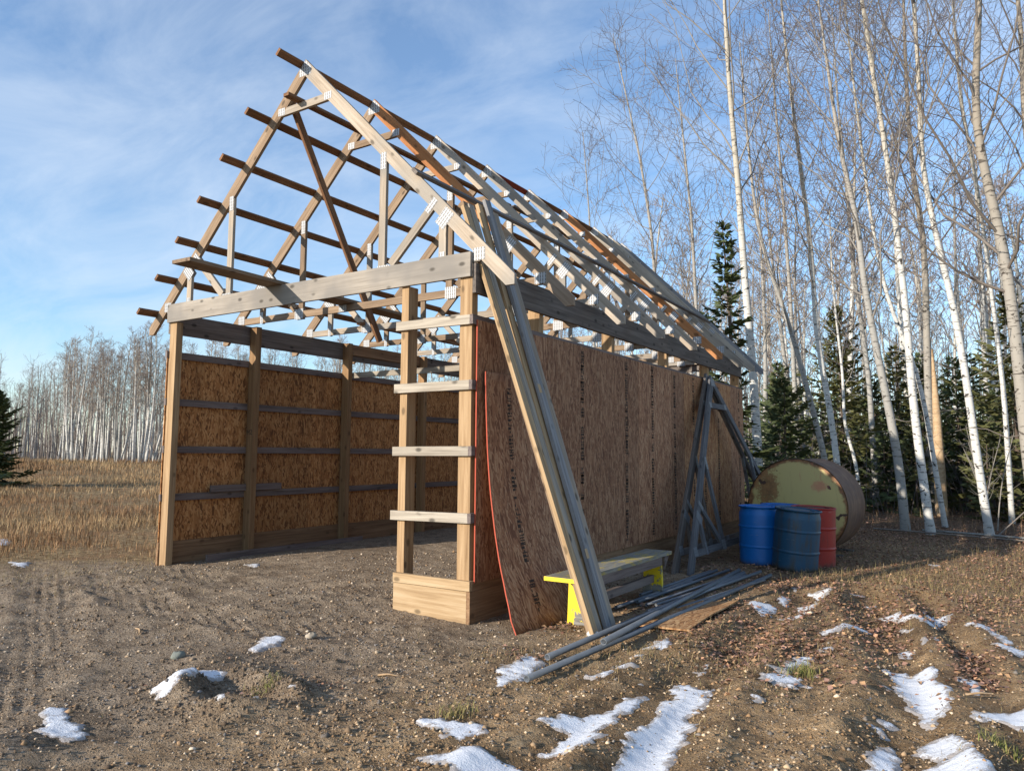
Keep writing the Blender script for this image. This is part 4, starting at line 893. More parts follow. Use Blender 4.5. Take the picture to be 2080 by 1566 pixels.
# ================================================================ TANK
def m_tank():
    t = NT('tank_face'); v = t.obj(); x, y, z = t.sep(v)
    n = t.noise(v, 3.2, 7, .72); n2 = t.noise(v, 14, 6, .75); st = t.noise(t.map(v, (14, 1.6, 1)), 1.0, 5, .65)
    c = t.mix(t.math('MULTIPLY', t.noise(v, 1.6, 4), .7), (.47, .385, .15), (.40, .32, .12))
    c = t.mix(t.math('MULTIPLY', t.smooth(st, .55, .75), .45), c, (.26, .20, .09))
    rx = t.math('DIVIDE', t.math('ADD', x, .43), .20); ry = t.math('DIVIDE', t.math('SUBTRACT', y, .28), .36)
    blob = t.math('SUBTRACT', 1.0, t.math('SQRT', t.math('ADD', t.math('MULTIPLY', rx, rx), t.math('MULTIPLY', ry, ry))))
    rust = t.smooth(t.math('ADD', t.math('MULTIPLY', blob, .8), t.math('MULTIPLY', t.math('SUBTRACT', n2, .5), 2.2)), .0, .35)
    rc = t.ramp(n2, [(.3, (.055, .022, .012)), (.5, (.20, .085, .028)), (.7, (.31, .155, .055))])
    c = t.mix(t.math('MULTIPLY', rust, .9), c, rc)
    rad = t.math('SQRT', t.math('ADD', t.math('MULTIPLY', x, x), t.math('MULTIPLY', y, y)))
    edge = t.smooth(t.math('ADD', rad, t.math('MULTIPLY', t.math('SUBTRACT', n, .5), .28)), .665, .715)
    c = t.mix(edge, c, rc)
    chip = t.smooth(t.math('ADD', t.noise(v, 4.6, 3, .4), t.math('MULTIPLY', rad, .12)), .735, .75); c = t.mix(chip, c, (.055, .026, .016))
    sp = t.smooth(n2, .70, .73); c = t.mix(sp, c, (.10, .045, .02))
    # red spray marks on the upper right
    qx = t.math('DIVIDE', t.math('SUBTRACT', x, .36), .17); qy = t.math('DIVIDE', t.math('SUBTRACT', y, .33), .12)
    sp1 = t.math('SUBTRACT', 1.0, t.math('SQRT', t.math('ADD', t.math('MULTIPLY', qx, qx), t.math('MULTIPLY', qy, qy))))
    red = t.math('MULTIPLY', t.smooth(t.math('ADD', sp1, t.math('MULTIPLY', t.math('SUBTRACT', n2, .5), 1.6)), .1, .7), .6)
    band = t.math('MULTIPLY', t.math('MULTIPLY', t.smooth(x, -.1, .1), t.smooth(x, .5, .35)), t.smooth(t.math('ADD', st, t.math('MULTIPLY', y, .12)), .60, .70))
    c = t.mix(t.math('MAXIMUM', red, t.math('MULTIPLY', band, .4)), c, (.44, .11, .075))
    t.bump(n2, .2, .006); M['tank_face'] = t.fin(c, .6)
    t = NT('tank_side'); v = t.obj(); s = t.noise(t.map(v, (2.0, 2.0, 9)), 1.3, 6, .7); n = t.noise(v, 5, 6, .7)
    c = t.ramp(t.math('ADD', t.math('MULTIPLY', s, .6), t.math('MULTIPLY', n, .4)), [(.34, (.045, .022, .014)), (.48, (.115, .055, .03)), (.6, (.185, .10, .05)), (.72, (.24, .17, .085))])
    t.bump(n, .3, .006); M['tank_side'] = t.fin(c, .75)
m_tank()
tc_ = Vector((1.44, 6.6, .72)); R = .75; LT = 1.30
ax = Vector((.045, 1, 0)).normalized(); ex = Vector((0, 0, 1)).cross(ax) * -1
mwT = Matrix(((ex.x, 0, -ax.x, tc_.x), (ex.y, 0, -ax.y, tc_.y), (0, 1, 0, tc_.z), (0, 0, 0, 1)))      # local z towards the camera
if mwT.to_3x3().determinant() < 0: ex = -ex; mwT = Matrix(((ex.x, 0, -ax.x, tc_.x), (ex.y, 0, -ax.y, tc_.y), (0, 1, 0, tc_.z), (0, 0, 0, 1)))
tank = empty('steel_tank', (1.47, 7.2, 0)); tag(tank, 'big rusty cylindrical steel tank lying on its side with a faded olive end', 'tank')
n = 96
V = [(R * math.cos(k * 2 * math.pi / n), R * math.sin(k * 2 * math.pi / n), z) for z in (0, -.02, -.03, -LT + .03, -LT) for k in range(n)]
V = [(v[0] * f, v[1] * f, v[2]) for v, f in zip(V, [1.0] * n + [1.006] * n + [.997] * (2 * n) + [1.004] * n)]
F = [(j * n + k, (j + 1) * n + k, (j + 1) * n + (k + 1) % n, j * n + (k + 1) % n) for j in range(4) for k in range(n)]
mesh_obj('shell', V, F, M['tank_side'], tank, mwT, True)
for zz, nm in ((-.012, 1), (-LT + .012, -1)):
    rings = [(.985, 0), (.80, .012 * nm), (.45, .03 * nm), (.0, .036 * nm)]; V = []; F = []
    for f, h in rings[:-1]: V += [(R * f * math.cos(k * 2 * math.pi / n), R * f * math.sin(k * 2 * math.pi / n), zz + h) for k in range(n)]
    V += [(0, 0, zz + rings[-1][1])]
    for j in range(2): F += [(j * n + k, j * n + (k + 1) % n, (j + 1) * n + (k + 1) % n, (j + 1) * n + k) for k in range(n)]
    F += [(2 * n + k, 2 * n + (k + 1) % n, 3 * n) for k in range(n)]
    if nm < 0: F = [f[::-1] for f in F]
    mesh_obj('end_plate', V, F, M['tank_face'], tank, mwT, True)
for zz in (-.25, -LT + .25):
    boxm('skid', mwT @ Matrix.Translation((0, -R - .005, zz)), (1.2, .10, .12), 'darkgrey', tank)

# ================================================================ TREES
def tubes(P, Rr, sides):
    """P (m,n,3) polylines, Rr (m,n) radii -> quads"""
    m, n, _ = P.shape
    T = np.gradient(P, axis=1); T /= np.linalg.norm(T, axis=2, keepdims=True) + 1e-9
    ref = np.array([.31, .83, .17]); A = np.cross(T, ref); A /= np.linalg.norm(A, axis=2, keepdims=True) + 1e-9; B = np.cross(T, A)
    ph = np.arange(sides) * 2 * np.pi / sides
    V = P[:, :, None] + Rr[:, :, None, None] * (A[:, :, None] * np.cos(ph)[:, None] + B[:, :, None] * np.sin(ph)[:, None])
    J = np.arange(m * n * sides).reshape(m, n, sides); K = np.roll(J, -1, 2)
    F = np.stack([J[:, :-1], J[:, 1:], K[:, 1:], K[:, :-1]], -1).reshape(-1, 4)
    return V.reshape(-1, 3), F
def join(lst):
    Vs, Fs, n = [], [], 0
    for V, F in lst: Vs.append(V); Fs.append(F + n); n += len(V)
    return np.concatenate(Vs), np.concatenate(Fs)
def resample(pts, n):
    p = np.array(pts, float); s = np.r_[0, np.cumsum(np.linalg.norm(np.diff(p, axis=0), axis=1))]; q = np.linspace(0, s[-1], n)
    out = np.stack([np.interp(q, s, p[:, i]) for i in range(3)], -1)
    for _ in range(2): out[1:-1] = out[1:-1] * .5 + .25 * (out[:-2] + out[2:])
    return out
def offshoots(P, Rr, k, t0, t1, elev, ln, rng, npt, curl, rmin, rfac, wob=.10, upb=.0):
    """k children per parent polyline"""
    m, n, _ = P.shape
    t = t0 + (t1 - t0) * (np.arange(k)[None] + rng.random((m, k))) / k
    f = t * (n - 1); i = np.clip(f.astype(int), 0, n - 2); w = (f - i)[..., None]; r = np.arange(m)[:, None]
    S = P[r, i] * (1 - w) + P[r, i + 1] * w; D = P[r, i + 1] - P[r, i]; D /= np.linalg.norm(D, axis=2, keepdims=True) + 1e-9
    R0 = Rr[r, i]
    az = rng.uniform(0, 2 * np.pi) + np.arange(k)[None] * 2.4 + rng.uniform(0, 1.2, (m, k)) + rng.uniform(0, 6.28, (m, 1))
    a = np.cross(D, np.array([.2, .1, .97]) if m > 1 else np.array([1., .2, .1])); a /= np.linalg.norm(a, axis=2, keepdims=True) + 1e-9; b = np.cross(D, a)
    side = a * np.cos(az)[..., None] + b * np.sin(az)[..., None]
    el = rng.normal(elev, .16, (m, k))[..., None]
    d = D * np.sin(el) + side * np.cos(el); d[..., 2] += upb; d /= np.linalg.norm(d, axis=2, keepdims=True)
    Lk = ln(t) * rng.uniform(.6, 1.25, (m, k)) if callable(ln) else ln * rng.uniform(.5, 1.3, (m, k)) * (1.15 - .6 * t)
    s = np.linspace(0, 1, npt)
    Q = S[:, :, None] + d[:, :, None] * (Lk[..., None] * s)[..., None]
    Q[..., 2] += curl * Lk[..., None] * s ** 2
    jit = np.cumsum(rng.normal(0, wob, Q.shape) * Lk[..., None, None] / npt, axis=2); jit[:, :, 0] = 0; Q = Q + jit
    R1 = np.maximum(R0 * rfac, rmin)[..., None] * (1 - .72 * s); R1 = np.maximum(R1, rmin * .75)
    return Q.reshape(m * k, npt, 3), R1.reshape(m * k, npt)
def tree_geo(path, r0, fr, seed, k=(24, 8, 6), rmin=.0035, spread=1.0, sides=9, ntr=30):
    rng = np.random.default_rng(seed)
    P = resample(path, ntr)[None]; t = np.linspace(0, 1, ntr); Rr = (r0 * (1 - t) ** .85 + .012)[None]
    Rr[0, 0] *= 1.25; H = np.linalg.norm(P[0, -1] - P[0, 0])
    trunk = tubes(P, Rr, sides)
    B1, R1 = offshoots(P, Rr, k[0], fr, .985, .84, lambda q: H * .30 * spread * (1.02 - ((q - fr) / (1 - fr))) ** .55 * (.55 + .45 * np.sin(np.clip((q - fr) / (1 - fr) * 2.4 + .5, 0, 3.1))), rng, 7, .28, .010, .33, .16)
    low, RL = offshoots(P, Rr, 4, .14, fr, .15, .06 * H, rng, 5, .0, .006, .11, .3)          # dead snags lower down
    B2, R2 = offshoots(B1, R1, k[1], .18, .98, .70, .085 * H * spread, rng, 5, .22, rmin * 1.7, .5, .22)
    B3, R3 = offshoots(B2, R2, k[2], .15, 1.0, .75, .040 * H * spread, rng, 4, .15, rmin, .55, .28)
    limbs = join([tubes(B1, R1, 5), tubes(low, RL, 4)]); tw = join([tubes(B2, R2, 3), tubes(B3, R3, 3)])
    return trunk, limbs, tw
def m_bark(key, base, mark, upper, amt, sc=1.0):
    t = NT(key); g = t.obj(); z = t.sep(g)[2]
    big = t.noise(t.map(g, (1.5, 1.5, .8)), 1, 4); l = t.noise(t.map(g, (5 * sc, 5 * sc, 30 * sc)), 1.0, 5, .6, .5); e = t.noise(t.map(g, (5, 5, 5.5)), 1.3, 4, .6, .8)
    c = t.mix(t.math('MULTIPLY', big, .6), base, tuple(x * .72 for x in base))
    c = t.mix(t.smooth(z, 4.0, 9.0), c, upper)
    c = t.mix(t.math('MULTIPLY', t.smooth(l, .56, .64), .85 * amt), c, mark); c = t.mix(t.math('MULTIPLY', t.smooth(e, .60, .66), amt), c, mark)
    c = t.mix(t.math('MULTIPLY', t.smooth(z, .9, .0), .45), c, tuple(x * .45 for x in base))
    t.bump(l, .4, .01); M[key] = t.fin(c, .8, 0, .2)
m_bark('bark_w', (.60, .59, .555), (.045, .04, .036), (.40, .365, .30), 1.0)
m_bark('bark_g', (.34, .33, .305), (.08, .07, .06), (.30, .275, .24), .9, .8)
m_bark('bark_b', (.33, .305, .265), (.055, .045, .037), (.26, .225, .18), 1.0, .7)
plain('limb', (.27, .245, .215), .85, 0, 3, .3); plain('limb_dark', (.19, .16, .135), .85, 0, 3, .3)
plain('twig', (.165, .142, .138), .85, 0, 3, .3); plain('twig_warm', (.185, .15, .14), .85, 0, 3, .3)
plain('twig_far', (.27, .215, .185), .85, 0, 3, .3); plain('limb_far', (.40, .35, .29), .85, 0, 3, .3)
def shift(geo, org): return geo[0] - np.array(org), geo[1]
NEAR = [
    ['paper_birch', 'tall white birch rising just behind the far end of the barn', 17, 0.12, 'w', [[-0.44, 11.89, 0.01], [-0.54, 11.82, 3.39], [-0.67, 11.74, 5.72], [-0.75, 11.69, 7.87], [-0.88, 11.61, 10.06], [-0.94, 11.57, 11.81], [-0.97, 11.55, 13.71]], 0.45],
    ['paper_birch', 'white birch with dark scars leaning left, in front of the grey snag', 14.5, 0.12, 'w', [[2.98, 11.13, 0.02], [2.86, 11.05, 1.2], [2.75, 10.98, 2.75], [2.72, 10.96, 4.33], [2.58, 10.87, 6.55], [2.44, 10.78, 8.2], [2.26, 10.66, 9.89], [2.12, 10.57, 11.61]], 0.45],
    ['paper_birch', 'thinner birch stem close behind the scarred birch, sharing its foot', 16, 0.07, 'w', [[3.14, 13.02, 0.14], [3.02, 12.94, 0.91], [2.91, 12.87, 2.02], [2.78, 12.78, 3.2], [2.51, 12.61, 4.07], [2.22, 12.43, 5.05], [2, 12.28, 6.72], [1.87, 12.2, 8.43], [1.77, 12.13, 9.81]], 0.45],
    ['paper_birch', 'clean white birch leaning left near the right edge, with saplings at its foot', 14.3, 0.11, 'w', [[3.94, 11.51, 0.03], [3.78, 11.41, 1.5], [3.67, 11.33, 3.03], [3.51, 11.23, 4.59], [3.31, 11.1, 5.68], [3.1, 10.97, 7.29], [3.12, 10.98, 9.26], [3.07, 10.95, 11.48]], 0.42],
    ['poplar_tree', 'stout rough poplar with heavy limbs, cut by the right edge', 13, 0.16, 'b', [[4.7, 10.45, -0.03], [4.57, 10.37, 1.33], [4.5, 10.32, 3.07], [4.41, 10.27, 4.77], [4.26, 10.17, 6.04], [4.08, 10.05, 6.96], [4.04, 10.03, 8.09], [4.18, 10.12, 9.61], [4.26, 10.17, 11.17]], 0.3],
    ['poplar_tree', 'grey barked poplar leaning left, between tank and scarred birch', 15, 0.12, 'g', [[2.51, 11.42, 0.09], [2.45, 11.38, 1.19], [2.37, 11.33, 1.98], [2.23, 11.24, 2.99], [2.06, 11.13, 4.21], [1.94, 11.05, 5.25], [1.89, 11.02, 6.4], [1.66, 10.87, 7.67], [1.51, 10.77, 9.07]], 0.35],
    ['poplar_tree', 'brownish poplar leaning left above the rusty tank', 18, 0.1, 'g', [[0.75, 13.86, 0.58], [0.64, 13.78, 1.35], [0.39, 13.62, 2.68], [0.17, 13.48, 3.78], [-0.04, 13.34, 4.76], [-0.27, 13.2, 5.59], [-0.57, 13, 6.72], [-0.72, 12.9, 7.99], [-0.8, 12.85, 9.27]], 0.35],
    ['paper_birch', 'forked pale birch directly above the rusty tank', 18.5, 0.11, 'w', [[0.83, 14.5, 0.49], [0.79, 14.47, 1.26], [0.69, 14.41, 2.38], [0.59, 14.35, 3.26], [0.45, 14.26, 4.26], [0.4, 14.22, 5.35], [0.37, 14.21, 6.88], [0.18, 14.08, 9.1], [0.02, 13.97, 11.1], [-0.1, 13.9, 13]], 0.35],
    ['poplar_tree', 'straight grey poplar behind the scarred birch', 20, 0.13, 'b', [[2.64, 17.47, 0.29], [2.65, 17.47, 3.49], [2.7, 17.5, 6.22], [2.71, 17.51, 7.61], [2.48, 17.36, 9.74], [2.46, 17.35, 12.34], [2.48, 17.36, 14.55]], 0.35],
    ['paper_birch', 'slender birch with a bent stem right of the forked birch', 20, 0.06, 'w', [[1.04, 16.43, 0.54], [0.93, 16.36, 1.47], [0.7, 16.21, 2.26], [0.71, 16.21, 3.74], [0.61, 16.15, 5.1], [0.54, 16.1, 6.48], [0.53, 16.1, 8.44]], 0.4],
    ['poplar_tree', 'bare poplar above the middle of the barn ridge end', 26, 0.1, 'g', [[-5.64, 19.24, -0.31], [-5.76, 19.17, 5.42], [-5.92, 19.07, 9.37], [-6.24, 18.86, 12.13], [-6.79, 18.5, 15.32], [-7.07, 18.31, 17.03]], 0.3],
    ['poplar_tree', 'leftmost bare poplar showing over the barn ridge', 30, 0.09, 'g', [[-9.42, 21.56, -0.22], [-9.52, 21.5, 8.06], [-9.66, 21.4, 11.83], [-9.86, 21.27, 15.03]], 0.25],
    ['poplar_tree', 'bare poplar between the ridge end and the small spruce', 24, 0.1, 'g', [[-3.86, 18.02, -0.16], [-3.92, 17.98, 5.13], [-4.04, 17.9, 9.28], [-4.28, 17.74, 12.7], [-4.43, 17.64, 14.97]], 0.3],
    ['poplar_tree', 'twiggy poplar right of the tall birch behind the barn', 22, 0.09, 'g', [[-0.79, 17.62, 0.14], [-0.89, 17.56, 6.36], [-1.01, 17.48, 9.43], [-1.18, 17.37, 13.39], [-1.26, 17.31, 15.49]], 0.28],
    ['paper_birch', 'slim pale birch right of the clean white birch, near the right edge', 17, 0.07, 'w', [[4.35, 14.99, 0.16], [4.33, 14.99, 2.98], [4.17, 14.88, 5.76], [4.02, 14.78, 7.91], [3.76, 14.62, 10.1], [3.72, 14.59, 12.6], [3.7, 14.57, 13.37]], 0.4],
    ['poplar_tree', 'dark limbed poplar filling the top right corner', 16, 0.13, 'b', [[5.17, 14.34, 0.24], [5.27, 14.4, 3.98], [5.14, 14.31, 6.75], [4.97, 14.21, 9.03], [5.02, 14.24, 11.01], [4.96, 14.2, 12.92]], 0.25],
    ['poplar_tree', 'bare poplar between the forked birch and the grey poplar', 21, 0.1, 'g', [[1.24, 17.75, 0.36], [1.17, 17.7, 3.86], [0.9, 17.53, 6.73], [0.8, 17.46, 9.38], [0.64, 17.36, 12.1], [0.59, 17.33, 14.87]], 0.3]]
RAD = [.10, .074, .045, .07, .115, .082, .066, .072, .105, .038, .08, .066, .075, .07, .05, .11, .075]
for i, (name, label, dep, r0, bark, path, fr) in enumerate(NEAR):
    r0 = RAD[i]
    base = path[0]; bz = float(gz(base[0], base[1], False)); path = [list(p) for p in path]; path[0][2] = min(path[0][2], bz) - .15
    path[0][2] = bz - .2
    top, pre = np.array(path[-1]), np.array(path[-2]); Ht = max(top[2] * 1.0, 1)
    if label.startswith(('bare', 'leftmost', 'twiggy')) is False and path[-1][2] > dep * .5:
        path.append((top + (top - pre) / np.linalg.norm(top - pre) * 2.2 + np.array([0, 0, .6])).tolist())
    tr, lb, tw = tree_geo(path, r0, fr, 100 + i, (21, 7, 5) if dep < 22 else (21, 6, 5), .0036 if dep < 19 else .0048)
    e = empty(name, (base[0], base[1], bz)); tag(e, label, 'tree', 'bare trees at the forest edge')
    org = (base[0], base[1], bz); mw = Matrix.Translation(org)
    np_mesh('trunk', *shift(tr, org), M['bark_' + bark], e, True, None, mw)
    cw = np_mesh('crown', *shift(lb, org), M['limb_dark' if bark == 'b' else 'limb'], e, True, None, mw)
    np_mesh('twigs', *shift(tw, org), M['twig_warm' if i % 2 else 'twig'], cw, False, None, mw)['kind'] = 'stuff'

# ---- middle distance poplars: eight variants, shared meshes
VAR = []
for s in range(9):
    rng = np.random.default_rng(500 + s); H = 10.0; lean = rng.normal(0, .05, 2); bow = rng.normal(0, .25, 2)
    zz = np.linspace(-.3, H, 8); u = zz / H
    path = np.stack([lean[0] * zz + bow[0] * np.sin(u * 3), lean[1] * zz + bow[1] * np.sin(u * 3), zz], -1)
    tr, lb, tw = tree_geo(path, .085, .42 if s < 6 else .3, 600 + s, (18, 5, 5), .007, .62, 6, 16)
    me = []
    for nm, g, mt, sm in (('trunk', tr, 'bark_far' if False else 'bark_w', True), ('crown', lb, 'limb_far', True), ('twigs', tw, 'twig_far', False)):
        o = np_mesh(nm, *g, M[mt if not (nm == 'trunk' and s % 3 == 2) else 'bark_g'], None, sm); me.append(o.data); COL.objects.unlink(o); bpy.data.objects.remove(o)
    VAR.append(me)
FW = np.array([-.5442, .8390]); RT = np.array([.8390, .5442]); C2 = np.array(CAM[:2])
def place_tree(u, d, h, rng, label, group, name='poplar_tree', kinds=range(9)):
    p = C2 + FW * d + RT * (u * d); z = float(gz(p[0], p[1], False)); me = VAR[rng.choice(list(kinds))]; s = h / 10.0
    mw = Matrix.Translation((p[0], p[1], z)) @ Matrix.Rotation(rng.uniform(0, 6.28), 4, 'Z') @ Matrix.Diagonal((s, s, s * rng.uniform(.95, 1.05), 1))
    e = empty(name, None, None, mw); tag(e, label, 'tree', group)
    t = link(bpy.data.objects.new('trunk', me[0]), e, mw); c = link(bpy.data.objects.new('crown', me[1]), e, mw); link(bpy.data.objects.new('twigs', me[2]), c, mw)['kind'] = 'stuff'
rng = np.random.default_rng(77)
PXU = lambda px: (px - 1040) / 1495.0
for px in np.concatenate([np.linspace(-140, 120, 26), np.linspace(125, 345, 52), np.linspace(350, 1000, 54)]):
    px = px + rng.uniform(-7, 7)
    d = np.interp(px, [-140, 40, 110, 150, 330, 700, 1000], [88, 80, 64, 52, 50, 56, 58]) + rng.uniform(0, 9)
    lab, grp = (('thin pale poplar at the far left end of the stand', 'poplars at the far left end of the stand') if px < 122 else
                ('slender white poplar in the bright clump between field spruce and barn', 'white poplars left of the barn') if px < 347 else
                ('pale poplar seen over the left barn wall through the frame', 'poplars seen over the left barn wall'))
    place_tree(PXU(px), d, np.interp(px, [-140, 0, 120, 200, 330, 600, 1000], [9.6, 8.9, 8.5, 8.8, 9.3, 9.6, 10.0]) * rng.uniform(.82, 1.06), rng, lab, grp)
for j in range(64):
    px = rng.uniform(1080, 2160); d = rng.uniform(24, 46)
    if px < 1500: d = rng.uniform(30, 50)
    place_tree(PXU(px), d, np.interp(px, [1080, 1250, 1500, 2160], [8.5, 11.5, 13.0, 14.0]) * rng.uniform(.75, 1.05), rng,
               *(('slim bare tree standing beyond the barn ridge', 'bare trees beyond the barn ridge') if px < 1500 else ('slim bare tree inside the woods right of the barn', 'bare trees inside the woods right of the barn')))
plain('limb_stem', (.24, .195, .165), .9, 0, .4, .45)
# ---- the wood behind: one mass of simple trees
def far_mass(n, pxr, dr, hr, seed):
    rng = np.random.default_rng(seed); px = rng.uniform(*pxr, n); d = rng.uniform(*dr, n); u = PXU(px)
    p = C2 + FW * d[:, None] + RT * (u * d)[:, None]; z = gz(p[:, 0], p[:, 1], False); H = rng.uniform(*hr, n)
    s = np.linspace(0, 1, 5); P = np.zeros((n, 5, 3)); ln = rng.normal(0, .035, (n, 2))
    P[:, :, 0] = p[:, :1] + ln[:, :1] * H[:, None] * s; P[:, :, 1] = p[:, 1:] + ln[:, 1:] * H[:, None] * s; P[:, :, 2] = z[:, None] - .2 + H[:, None] * s
    R0 = (.07 + .05 * rng.random(n))[:, None] * (1 - .88 * s)
    A = tubes(P, R0, 4); B1, R1 = offshoots(P, R0, 11, .35, .99, .75, 1.7, rng, 4, .3, .012, .4, .16); B2, R2 = offshoots(B1, R1, 4, .2, 1, .7, .8, rng, 3, .2, .010, .5, .2)
    return A, join([tubes(B1, R1, 3), tubes(B2, R2, 3)])
parts = [far_mass(230, (-550, 1100), (66, 120), (8.5, 11.5), 1), far_mass(200, (1050, 2800), (42, 75), (9, 13), 2)]
wd = np_mesh('woodland', *join([p[0] for p in parts]), M['bark_g'], None, True); tag(wd, 'mass of bare woodland closing the view behind the nearer trees', 'woodland', None, 'stuff')
np_mesh('twigs', *join([p[1] for p in parts]), M['twig_far'], wd, False)
def stems(n, pxr, dr, hr, seed):
    rng = np.random.default_rng(seed); px = rng.uniform(*pxr, n); d = rng.uniform(*dr, n); u = PXU(px); p = C2 + FW * d[:, None] + RT * (u * d)[:, None]; z = gz(p[:, 0], p[:, 1], False); H = rng.uniform(*hr, n); s = np.linspace(0, 1, 3)
    P = np.zeros((n, 3, 3)); ln = rng.normal(0, .05, (n, 2))
    for a in (0, 1): P[:, :, a] = p[:, a:a + 1] + ln[:, a:a + 1] * H[:, None] * s
    P[:, :, 2] = z[:, None] - .2 + H[:, None] * s; R0 = (.035 + .05 * rng.random(n) ** 2)[:, None] * (1 - .75 * s)
    B, R1 = offshoots(P, R0, 5, .3, 1, .8, 1.3, rng, 3, .2, .014, .4, .2); return join([tubes(P, R0, 4), tubes(B, R1, 3)])
o = np_mesh('stems', *join([stems(1650, (-600, 1150), (62, 135), (4, 8), 21), stems(1700, (1050, 2800), (38, 95), (4, 8.5), 22)]), M['limb_stem'], wd, False)
# ---- undergrowth brush inside the woods
def brush(n, pxr, dr, hr, seed, rm):
    rng = np.random.default_rng(seed); px = rng.uniform(*pxr, n); d = rng.uniform(*dr, n); u = PXU(px)
    p = C2 + FW * d[:, None] + RT * (u * d)[:, None]; H = rng.uniform(*hr, n); s = np.linspace(0, 1, 4); P = np.zeros((n, 4, 3)); ln = rng.normal(0, .22, (n, 2)); z = gz(p[:, 0], p[:, 1], False)
    for a in (0, 1): P[:, :, a] = p[:, a:a + 1] + ln[:, a:a + 1] * H[:, None] * s ** 1.3
    P[:, :, 2] = z[:, None] + H[:, None] * s; R0 = np.full((n, 1), rm * 1.6) * (1 - .7 * s)
    B, R1 = offshoots(P, R0, 5, .3, 1, .6, .4, rng, 3, .1, rm, .5, .2)
    return join([tubes(P, R0, 3), tubes(B, R1, 3)])
br = np_mesh('undergrowth', *join([brush(1350, (1080, 2500), (19, 42), (.7, 2.8), 3, .006), brush(500, (-300, 1000), (48, 80), (.8, 2.5), 4, .012)]), M['twig'], None, False)
tag(br, 'tangle of thin bare brush under the trees', 'brush', None, 'stuff')

# ---------------------------------------------------------------- spruces
def m_needle(key, a, b):
    t = NT(key); g = t.node('NewGeometry').outputs['Position']; n = t.noise(g, 2.2, 4, .6); f = t.noise(g, 40, 2, .6)
    M[key] = t.fin(t.mix(t.math('ADD', t.math('MULTIPLY', n, .7), t.math('MULTIPLY', f, .3)), a, b), .75, 0, .2)
m_needle('needle', (.045, .066, .032), (.13, .155, .066)); m_needle('needle_olive', (.06, .07, .028), (.17, .165, .064))
def spruce_geo(H, Rb, seed, z0=.06, dens=1.0, nps=22):
    rng = np.random.default_rng(seed); ntr = 12; zt = np.linspace(-.2, H, ntr); P = np.zeros((1, ntr, 3)); P[0, :, 2] = zt; P[0, :, 0] = .02 * H * np.sin(zt * .5)
    Rr = (H * .012 * (1.03 - np.clip(zt, 0, H) / H) + .006)[None]; tr = tubes(P, Rr, 7)
    nb = int(H * 17 * dens); t = z0 + (1 - z0) * (np.arange(nb) + rng.random(nb)) / nb; az = np.arange(nb) * 2.4 + rng.uniform(-.5, .5, nb)
    Ln = Rb * (1 - t) ** .82 * rng.uniform(.38, 1.3, nb) * (1 + .35 * np.sin(az * 1.0 + t * 9)) + .05; npt = 6; s = np.linspace(0, 1, npt)
    B = np.zeros((nb, npt, 3)); droop = rng.uniform(.15, .42, nb) * (1 - t) + .0; lift = rng.uniform(.1, .3, nb) + .35 * t
    B[:, :, 0] = np.cos(az)[:, None] * Ln[:, None] * s; B[:, :, 1] = np.sin(az)[:, None] * Ln[:, None] * s
    B[:, :, 2] = (t * H)[:, None] + Ln[:, None] * (-droop[:, None] * 1.6 * s + (lift + droop * .5)[:, None] * s ** 2)
    br = tubes(B, (.004 + .010 * (Ln / Rb))[:, None] * (1 - .8 * s), 3)
    k = nps; q = .12 + .88 * (np.arange(k)[None] + rng.random((nb, k))) / k; f = q * (npt - 1); i = np.clip(f.astype(int), 0, npt - 2); w = (f - i)[..., None]; r = np.arange(nb)[:, None]
    S = B[r, i] * (1 - w) + B[r, i + 1] * w; D = B[r, i + 1] - B[r, i]; D /= np.linalg.norm(D, axis=2, keepdims=True)
    sd = np.cross(D, [0, 0, 1.0]); sd /= np.linalg.norm(sd, axis=2, keepdims=True) + 1e-9; sgn = np.where(np.arange(k) % 2, 1, -1)[None, :, None]
    d = D * .75 + sd * sgn * rng.uniform(.35, 1.0, (nb, k, 1)); d[..., 2] += rng.normal(-.22, .22, (nb, k)); d /= np.linalg.norm(d, axis=2, keepdims=True)
    ln = .92 * (.16 + .30 * Ln[:, None] / max(Rb, .8) * (1 - .55 * q)) * rng.uniform(.6, 1.2, (nb, k)) * min(1.0, .55 + .1 * H)
    up = np.cross(d, sd); up /= np.linalg.norm(up, axis=2, keepdims=True) + 1e-9; sv = np.cross(d, up); Vs, Fs, n0 = [], [], 0
    for ax_ in (sv, up * .7 + sv * .7):
        wd_ = (ln * .16)[..., None]; a = S; b = S + d * (ln * .45)[..., None] + ax_ * wd_; c = S + d * ln[..., None]; e = S + d * (ln * .45)[..., None] - ax_ * wd_
        V = np.stack([a, b, c, e], 2).reshape(-1, 3); F = np.arange(len(V)).reshape(-1, 4); Vs.append(V); Fs.append(F + n0); n0 += len(V)
    return tr, br, (np.concatenate(Vs), np.concatenate(Fs))
plain('spruce_bark', (.11, .08, .06), .9, 0, 8, .4)
def spruce(x, y, H, Rb, seed, label, mat='needle', z0=.05, dens=1.0, nps=30, group='spruce trees'):
    z = float(gz(x, y, False)); mw = Matrix.Translation((x, y, z)); tr, br, nd = spruce_geo(H, Rb, seed, z0, dens, nps)
    e = empty('spruce_tree', None, None, mw); tag(e, label, 'tree', group)
    np_mesh('trunk', *tr, M['spruce_bark'], e, True, None, mw); c = np_mesh('crown', *nd, M[mat], e, False, None, mw); np_mesh('branches', *br, M['spruce_bark'], c, False, None, mw)['kind'] = 'stuff'
spruce(-.75, 10.4, 6.6, .95, 1, 'narrow spruce rising behind the far eave of the barn', 'needle', .1, .8, 20)
spruce(-.1, 12.6, 3.3, 1.5, 8, 'low dark spruce right behind the barn end', 'needle', .05, 1.2, 26)
spruce(.2, 18.4, 6.0, 2.1, 2, 'broad spruce above the rusty tank', 'needle_olive', .08, 1.2, 30)
